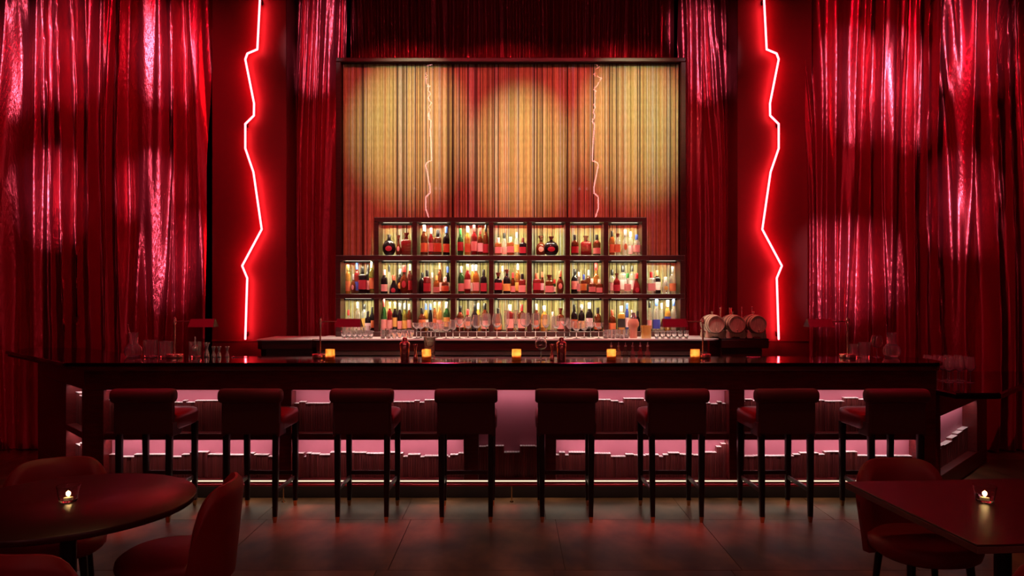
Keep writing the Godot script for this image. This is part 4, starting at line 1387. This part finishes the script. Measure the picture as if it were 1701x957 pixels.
func build_bar_items() -> void:
	table_lamp(290, 1.0, "copper task lamp with tent shade beside the cut mixing glasses and jiggers")
	table_lamp(532, 1.0, "copper task lamp with tent shade reaching over the punch cups")
	table_lamp(1167.5, -1.0, "copper task lamp with tent shade in front of the barrels")
	table_lamp(1408, -1.0, "copper task lamp with tent shade beside the lidded glasses and round carafe")
	candle(548.5, "lit amber candle holder beside the lamp base near punch cups")
	candle(708.5, "lit amber candle holder in front of the tall mixing glass")
	candle(858, "lit amber candle holder standing alone in the middle of the bar")
	candle(1015.5, "lit amber candle holder in front of the bitters bottles")
	candle(1154.5, "lit amber candle holder beside the lamp base near barrels")
	shaker(672.5, "copper cobbler shaker beside the tall mixing glass")
	shaker(932.5, "copper cobbler shaker near the footed glass")
	jigger(690, 0.135, 6.02, 0.019, M.copper, "slender copper jigger between shaker and tall mixing glass", "")
	jigger(917, 0.135, 6.02, 0.019, M.copper, "slender copper jigger between footed glass and shaker", "")
	mixing_glass(713.5, 6.19, 0.049, 0.185, "tall clear mixing glass with a copper spoon behind a candle", true)
	wine_glass_big(898.5, 6.05, 0.050, 0.19, "short-stemmed round glass beside the slender copper jigger", M.clear_thick)
	# bitters bottles
	for k in 6:
		var x: float = [1015.5, 1027.5, 1039, 1051, 1063.5, 1076][k]
		var d := 6.17
		var o := thing("bitters_bottle", "small silver-topped dasher bottle holding %s liquid in the bitters row" % ["peach", "straw yellow", "dark brown", "rose", "red", "pale orange"][k], "bottle", Vector3((x - CX) * d / F, BAR_Y + 0.0004, -d), 0.0, "bitters bottles on the bar")
		var m := MB.new()
		m.lathe([Vector2(0, 0), Vector2(0.021, 0), Vector2(0.023, 0.004), Vector2(0.019, 0.022), Vector2(0.026, 0.042), Vector2(0.026, 0.05), Vector2(0.012, 0.068), Vector2(0.009, 0.10), Vector2(0.011, 0.104), Vector2(0, 0.104)], 18)
		part("glass_body", m, glass([0.75, 0.8, 0.2, 0.6, 0.7, 0.65][k], [0.5, 0.62, 0.12, 0.02, 0.02, 0.35][k] if k != 3 else 0.3, [0.4, 0.3, 0.1, 0.3, 0.05, 0.3][k], 0.3), o)
		m = MB.new()
		m.lathe([Vector2(0, 0.1042), Vector2(0.011, 0.1042), Vector2(0.011, 0.112), Vector2(0.004, 0.118), Vector2(0.0025, 0.142), Vector2(0, 0.144)], 10)
		part("dasher_top", m, M.chrome, o)
	# group beside the angled wing
	carafe(221.5, 6.36, "round-bellied clear carafe with glass stirrer beside cut mixing glasses", -1.0)
	mixing_glass(250, 6.36, 0.058, 0.150, "wide cut mixing glass next to the carafe with the leaning stirrer")
	mixing_glass(275.5, 6.36, 0.056, 0.138, "lower cut mixing glass at the foot of a copper lamp")
	mixing_glass(324, 6.36, 0.052, 0.135, "cut glass tumbler with a silver pourer standing in it")
	var sp := MB.new()
	sp.ball(Vector3(0, 0.075, 0), Vector3(0.026, 0.026, 0.026), 16, 10)
	sp.rod(Vector3(0, 0.09, 0), Vector3(0, 0.178, 0), 0.008, 0.006, 10)
	one("ball_pourer", sp, M.chrome, "silver round-ended muddler upright in a cut glass tumbler", "bar tool", Vector3((324 - CX) * 6.36 / F, BAR_Y + 0.0004, -6.36))
	jigger(343.5, 0.128, 6.34, 0.024, M.chrome, "tall silver jigger, the tallest of the four in its row", "silver jiggers")
	for x in [355, 364, 377.5]:
		jigger(x, 0.094, 6.34, 0.018, M.chrome, "short silver jigger in the row beside the tumbler with pourer", "silver jiggers")
	for x in [[385, 412], [1240, 1262]]:
		var m := MB.new()
		m.rod(Vector3((x[0] - CX) * 6.3 / F, BAR_Y + 0.004, -6.3), Vector3((x[1] - CX) * 6.3 / F, BAR_Y + 0.004, -6.3), 0.003, 0.0025, 6)
		m.ball(Vector3((x[0] + 2 - CX) * 6.3 / F, BAR_Y + 0.0045, -6.3), Vector3(0.014, 0.004, 0.008), 10, 6)
		one("bar_spoon", m, M.chrome, "long silver bar spoon lying on the bar " + ("past the jiggers" if x[0] < 500 else "in front of the barrels"), "spoon")
	# group beside the rounded end
	for q in [[1418, 0.036, 0.115, "clear cut tumbler with glass balls behind the lamp pole"], [1436, 0.050, 0.130, "clear cut tumbler with glass balls between wine glass and lamp"]]:
		mixing_glass(q[0], 6.36, q[1], q[2], q[3])
	wine_glass_big(1456.5, 6.34, 0.050, 0.19, "clear wine glass standing against the round carafe", M.clear)
	carafe(1481, 6.36, "round-bellied clear carafe with glass stirrer beside a wine glass", -1.0)
	# stemware on the lower counter
	var k := 0
	for q in [[1540, 6.80], [1557, 6.80], [1574, 6.80], [1591, 6.80], [1549, 6.69], [1566, 6.69], [1583, 6.69], [1600, 6.69], [1577, 6.57], [1594, 6.57], [1612, 6.57]]:
		wine_glass_big(q[0], q[1], 0.043, 0.235, "clear wine glass in the cluster on the lower counter", M.stemware, 0.918, "wine glasses on the lower counter")


# ---------------------------------------------------------------- tables and chairs
func lounge_chair(at: Vector3, turn: float, label: String, proto: Node3D = null) -> Node3D:
	if proto:
		return copy(proto, "lounge_chair", at, turn, label)
	var o := thing("lounge_chair", label, "chair", at, turn, "red velvet lounge chairs")
	# local: seat in the middle, the back at +z, the sitter looks along -z
	var m := MB.new()
	m.lathe([Vector2(0, 0.36), Vector2(0.225, 0.36), Vector2(0.245, 0.375), Vector2(0.255, 0.41), Vector2(0.250, 0.435), Vector2(0.22, 0.452), Vector2(0, 0.462)], 36, Vector3.ZERO, 2.4, 1.0, 0.3)
	part("seat", m, M.chair, o)
	# curved back: an arc that is tallest in the middle, with thickness
	var cols := 25
	var rows := 21
	var outer := PackedVector3Array()
	var inner := PackedVector3Array()
	for j in rows:
		var v := j / (rows - 1.0)
		for i in cols:
			var u := lerpf(-1.0, 1.0, i / (cols - 1.0))
			var a := u * 1.08 * (1.0 - 0.08 * v)
			var top := 0.795 - 0.27 * pow(absf(u), 6.0)
			var y := lerpf(0.33, top, v)
			var rr := 0.262 + 0.045 * v
			var th := 0.080 * sqrt(maxf(0.0, 1.0 - pow(absf(u), 8.0))) * (1.0 if v < 0.86 else sqrt(maxf(0.0, 1.0 - pow((v - 0.86) / 0.14, 2.0) * 0.97)))
			outer.append(Vector3(sin(a) * (rr + th * 0.5), y, cos(a) * (rr + th * 0.5) - 0.02))
			inner.append(Vector3(sin(a) * (rr - th * 0.5), y, cos(a) * (rr - th * 0.5) - 0.02))
	m = MB.new()
	m.grid(outer, rows, cols)
	m.grid(inner, rows, cols, true)
	# close the rim
	for e in [[0, false], [rows - 1, true]]:
		for i in cols - 1:
			var p: int = e[0] * cols + i
			if e[1]:
				m.quad(outer[p], outer[p + 1], inner[p + 1], inner[p])
			else:
				m.quad(inner[p], inner[p + 1], outer[p + 1], outer[p])
	for i in [0, cols - 1]:
		for j in rows - 1:
			var p: int = j * cols + i
			var q: int = p + cols
			if i == 0:
				m.quad(inner[p], outer[p], outer[q], inner[q])
			else:
				m.quad(outer[p], inner[p], inner[q], outer[q])
	part("backrest", m, M.chair, o)
	for s in [-1, 1]:
		for f in [-1, 1]:
			m = MB.new()
			m.rod(Vector3(s * 0.18, 0.0, f * 0.17), Vector3(s * 0.15, 0.362, f * 0.14), 0.012, 0.021, 12)
			part("leg", m, M.legwood, o)
	return o


func tea_light(at: Vector3, label: String) -> void:
	var o := thing("tea_light", label, "candle", at, 0.0, "tea lights on the tables")
	var m := MB.new()
	m.lathe([Vector2(0, 0), Vector2(0.034, 0), Vector2(0.038, 0.004), Vector2(0.050, 0.075), Vector2(0.047, 0.075), Vector2(0.034, 0.014), Vector2(0, 0.012)], 26)
	part("glass_cup", m, M.cup, o)
	m = MB.new()
	m.lathe([Vector2(0, 0.0125), Vector2(0.019, 0.0125), Vector2(0.019, 0.024), Vector2(0, 0.023)], 18)
	part("wax", m, M.wax, o)
	m = MB.new()
	m.lathe([Vector2(0, 0.026), Vector2(0.006, 0.031), Vector2(0.0065, 0.037), Vector2(0.003, 0.047), Vector2(0, 0.053)], 10)
	part("flame", m, M.flame, o)
	omni(Vector3(0, 0.040, 0), lin(1.0, 0.58, 0.22), 0.004, 0.006, o, "candle_light")


func build_tables() -> void:
	var TY := 0.74
	var o := thing("round_table", "round dark red table with a tea light", "table", Vector3(-2.07, 0, -3.37))
	var m := MB.new()
	m.lathe([Vector2(0, TY - 0.03), Vector2(0.545, TY - 0.03), Vector2(0.55, TY - 0.024), Vector2(0.55, TY - 0.005), Vector2(0.546, TY), Vector2(0, TY)], 64)
	part("table_top", m, M.table, o)
	m = MB.new()
	m.lathe([Vector2(0, 0.02), Vector2(0.035, 0.02), Vector2(0.035, TY - 0.045), Vector2(0.12, TY - 0.0305), Vector2(0, TY - 0.0305)], 20)
	part("pedestal", m, M.dark, o)
	m = MB.new()
	m.lathe([Vector2(0, 0), Vector2(0.24, 0), Vector2(0.24, 0.010), Vector2(0.05, 0.024), Vector2(0, 0.024)], 32)
	part("base", m, M.dark, o)
	o = thing("square_table", "square dark red table with pale edge and a tea light", "table", Vector3(2.235, 0, -3.29), deg_to_rad(4.0))
	m = MB.new()
	m.between(Vector3(-0.48, TY - 0.008, -0.48), Vector3(0.48, TY, 0.48), 0.002)
	part("table_top", m, M.table, o)
	m = MB.new()
	m.between(Vector3(-0.48, TY - 0.036, -0.48), Vector3(0.48, TY - 0.0085, 0.48), 0.002)
	part("edge_band", m, M.table_edge, o)
	m = MB.new()
	m.lathe([Vector2(0, 0.02), Vector2(0.035, 0.02), Vector2(0.035, TY - 0.05), Vector2(0.12, TY - 0.0365), Vector2(0, TY - 0.0365)], 20)
	part("pedestal", m, M.dark, o)
	m = MB.new()
	m.lathe([Vector2(0, 0), Vector2(0.24, 0), Vector2(0.24, 0.010), Vector2(0.05, 0.024), Vector2(0, 0.024)], 32)
	part("base", m, M.dark, o)
	tea_light(Vector3(-2.07, TY + 0.0004, -3.37), "lit tea light in a flared glass on the round table")
	tea_light(Vector3(2.205, TY + 0.0004, -3.37), "lit tea light in a flared glass on the square table")
	# chairs: turn 0 has the back towards the camera
	var c := lounge_chair(Vector3(-1.66, 0, -3.55), deg_to_rad(98.0), "red velvet chair at the round table, pulled out, turned side-on to the bar")
	lounge_chair(Vector3(-2.42, 0, -3.80), deg_to_rad(206.0), "red velvet chair on the bar side of the round table", c)
	lounge_chair(Vector3(-1.74, 0, -2.80), deg_to_rad(-10.0), "red velvet chair with its back turned away from the round table and bar", c)
	lounge_chair(Vector3(2.14, 0, -3.76), deg_to_rad(183.0), "red velvet chair on the bar side of the square table", c)
	lounge_chair(Vector3(1.98, 0, -2.76), deg_to_rad(4.0), "red velvet chair with its back turned away from the square table and bar", c)


# ---------------------------------------------------------------- ceiling spotlights (outside the picture)
func spotlight(at: Vector3, target: Vector3, energy: float, angle: float, color: Color, label: String, soft := 0.5) -> void:
	var o := thing("ceiling_spotlight", label, "spotlight", at, 0.0, "ceiling spotlights")
	var aim := (target - at).normalized()
	var y := aim
	var x := y.cross(Vector3(0, 0, 1) if absf(y.z) < 0.9 else Vector3(1, 0, 0)).normalized()
	var bs := Basis(x, y, x.cross(y))
	var m := MB.new()
	m.lathe([Vector2(0, -0.10), Vector2(0.04, -0.10), Vector2(0.05, -0.08), Vector2(0.05, 0.08), Vector2(0.042, 0.08), Vector2(0.042, 0.055)], 18, Vector3.ZERO, 2.0, 1.0, 0.55, bs)
	part("housing", m, M.dark, o)
	m = MB.new()
	m.rod(Vector3(0, 0.04, 0), Vector3(0, 7.6 - at.y, 0), 0.012, 0.012, 8)
	part("stem", m, M.dark, o)
	m = MB.new()
	m.lathe([Vector2(0, 0.05), Vector2(0.041, 0.05), Vector2(0.041, 0.06), Vector2(0, 0.062)], 18, Vector3.ZERO, 2.0, 1.0, 0.55, bs)
	part("lamp_lens", m, M.lens, o)
	var l := SpotLight3D.new()
	l.name = "spot_lamp"
	o.add_child(l, true)
	l.position = aim * 0.10
	l.basis = Basis.looking_at(aim, Vector3.UP if absf(aim.y) < 0.98 else Vector3.FORWARD)
	l.light_color = color
	l.light_energy = energy
	l.light_size = 0.03
	l.spot_range = 16.0
	l.spot_attenuation = 2.0
	l.spot_angle = angle
	l.spot_angle_attenuation = soft
	l.shadow_enabled = true


func build_spots() -> void:
	var warm := lin(0.92, 0.94, 0.52)
	var rose := lin(1.0, 0.70, 0.72)
	var red := lin(1.0, 0.015, 0.08)
	for q in [[680, 208, 8.8], [868, 245, 7.8], [1056, 205, 8.8]]:
		var p := px(q[0], q[1], 8.14)
		spotlight(Vector3(p.x, 6.6, -3.6), p, 42.0, q[2], warm, "black ceiling spotlight aimed at the reed panels", 1.0)
	# red wash over the back of the room
	for x in [-1.25, 0.0, 1.25]:
		spotlight(Vector3(x, 7.1, -4.6), Vector3(x, 2.9, -7.9), 22.0, 20.0, lin(1.0, 0.07, 0.09), "black ceiling spotlight with a red filter over the back bar", 0.6)
	for x in [-1.0, 1.0]:
		spotlight(Vector3(x * 1.6, 7.1, -5.0), Vector3(x * 5.0, 2.6, -8.0), 24.0, 22.0, red, "black ceiling spotlight with a red filter for the side curtains", 0.8)
	# red downlights over the bar top and stools
	for x in [-3.1, -1.1, 1.1, 3.1]:
		spotlight(Vector3(x, 7.1, -5.1), Vector3(x, 1.1, -6.12), 20.0, 13.0, red, "black ceiling spotlight with a red filter over the bar top", 0.7)
	# unseen dim amber fill lamps, added to brighten the floor before the bar
	for x in [-1.6, 1.6]:
		spotlight(Vector3(x, 7.1, -3.6), Vector3(x * 1.1, 0.0, -3.9), 3.4, 24.0, lin(1.0, 0.48, 0.20), "added amber fill spotlight over the floor and tables", 0.8)
	# white light down on the back counter
	for x in [-1.4, 0.0, 1.4]:
		spotlight(Vector3(x, 7.1, -6.3), Vector3(x * 1.05, 1.3, -7.55), 24.0, 9.0, lin(1.0, 0.86, 0.78), "black ceiling spotlight aimed at the back counter", 0.8)
	# narrow beams from the far side of the room that make the satin folds shine, two to a patch
	for q in [[30, 60], [30, 120], [108, 40], [116, 105], [275, 60], [278, 105], [1420, 105], [1424, 165], [1495, 110], [1500, 175], [1622, 30], [1620, 90]]:
		var p := px(q[0], q[1], 7.95)
		spotlight(Vector3(p.x * 0.45, 7.2, 0.5), p, 52.0, 3.1, rose, "black ceiling spotlight aimed high at the side curtains", 1.0)
	for q in [[80, 300], [88, 350], [288, 405], [284, 455], [250, 310], [1436, 420], [1442, 465], [1600, 305], [1595, 365], [1380, 420], [1384, 490]]:
		var p := px(q[0], q[1], 7.95)
		spotlight(Vector3(p.x * 0.45, 4.3, 0.9), p, 42.0, 2.9, rose, "black pendant spotlight aimed at the middle of the side curtains", 1.0)
	for q in [[540, 35], [524, 105], [1158, 45], [1172, 115]]:
		var p := px(q[0], q[1], 8.3)
		spotlight(Vector3(p.x * 0.6, 7.2, 0.5), p, 52.0, 2.5, rose, "black ceiling spotlight aimed at the narrow curtains", 1.0)


func _ready() -> void:
	var cam := Camera3D.new()
	cam.name = "camera"
	add_child(cam)
	cam.position = Vector3(0, EYE, 0)
	cam.projection = Camera3D.PROJECTION_FRUSTUM
	cam.near = 0.05
	cam.far = 60.0
	cam.size = 0.05 * 957.0 / F
	cam.frustum_offset = Vector2(0, 0.05 * (HY - 478.5) / F)
	cam.current = true
	var we := WorldEnvironment.new()
	we.name = "environment"
	var env := Environment.new()
	env.background_mode = Environment.BG_COLOR
	env.background_color = Color(0, 0, 0)
	env.tonemap_mode = Environment.TONE_MAPPER_LINEAR
	env.tonemap_exposure = 1.0
	env.sdfgi_enabled = true
	env.ssao_enabled = true
	env.ssil_enabled = true
	we.environment = env
	add_child(we)
	make_materials()
	build_spots()
	build_room()
	build_curtains()
	build_neon()
	build_reeds()
	build_shelves()
	build_back_counter()
	build_bar()
	build_stools()
	build_tables()
	build_bar_items()
	build_bottles()
	build_glassware()
	build_barrels()
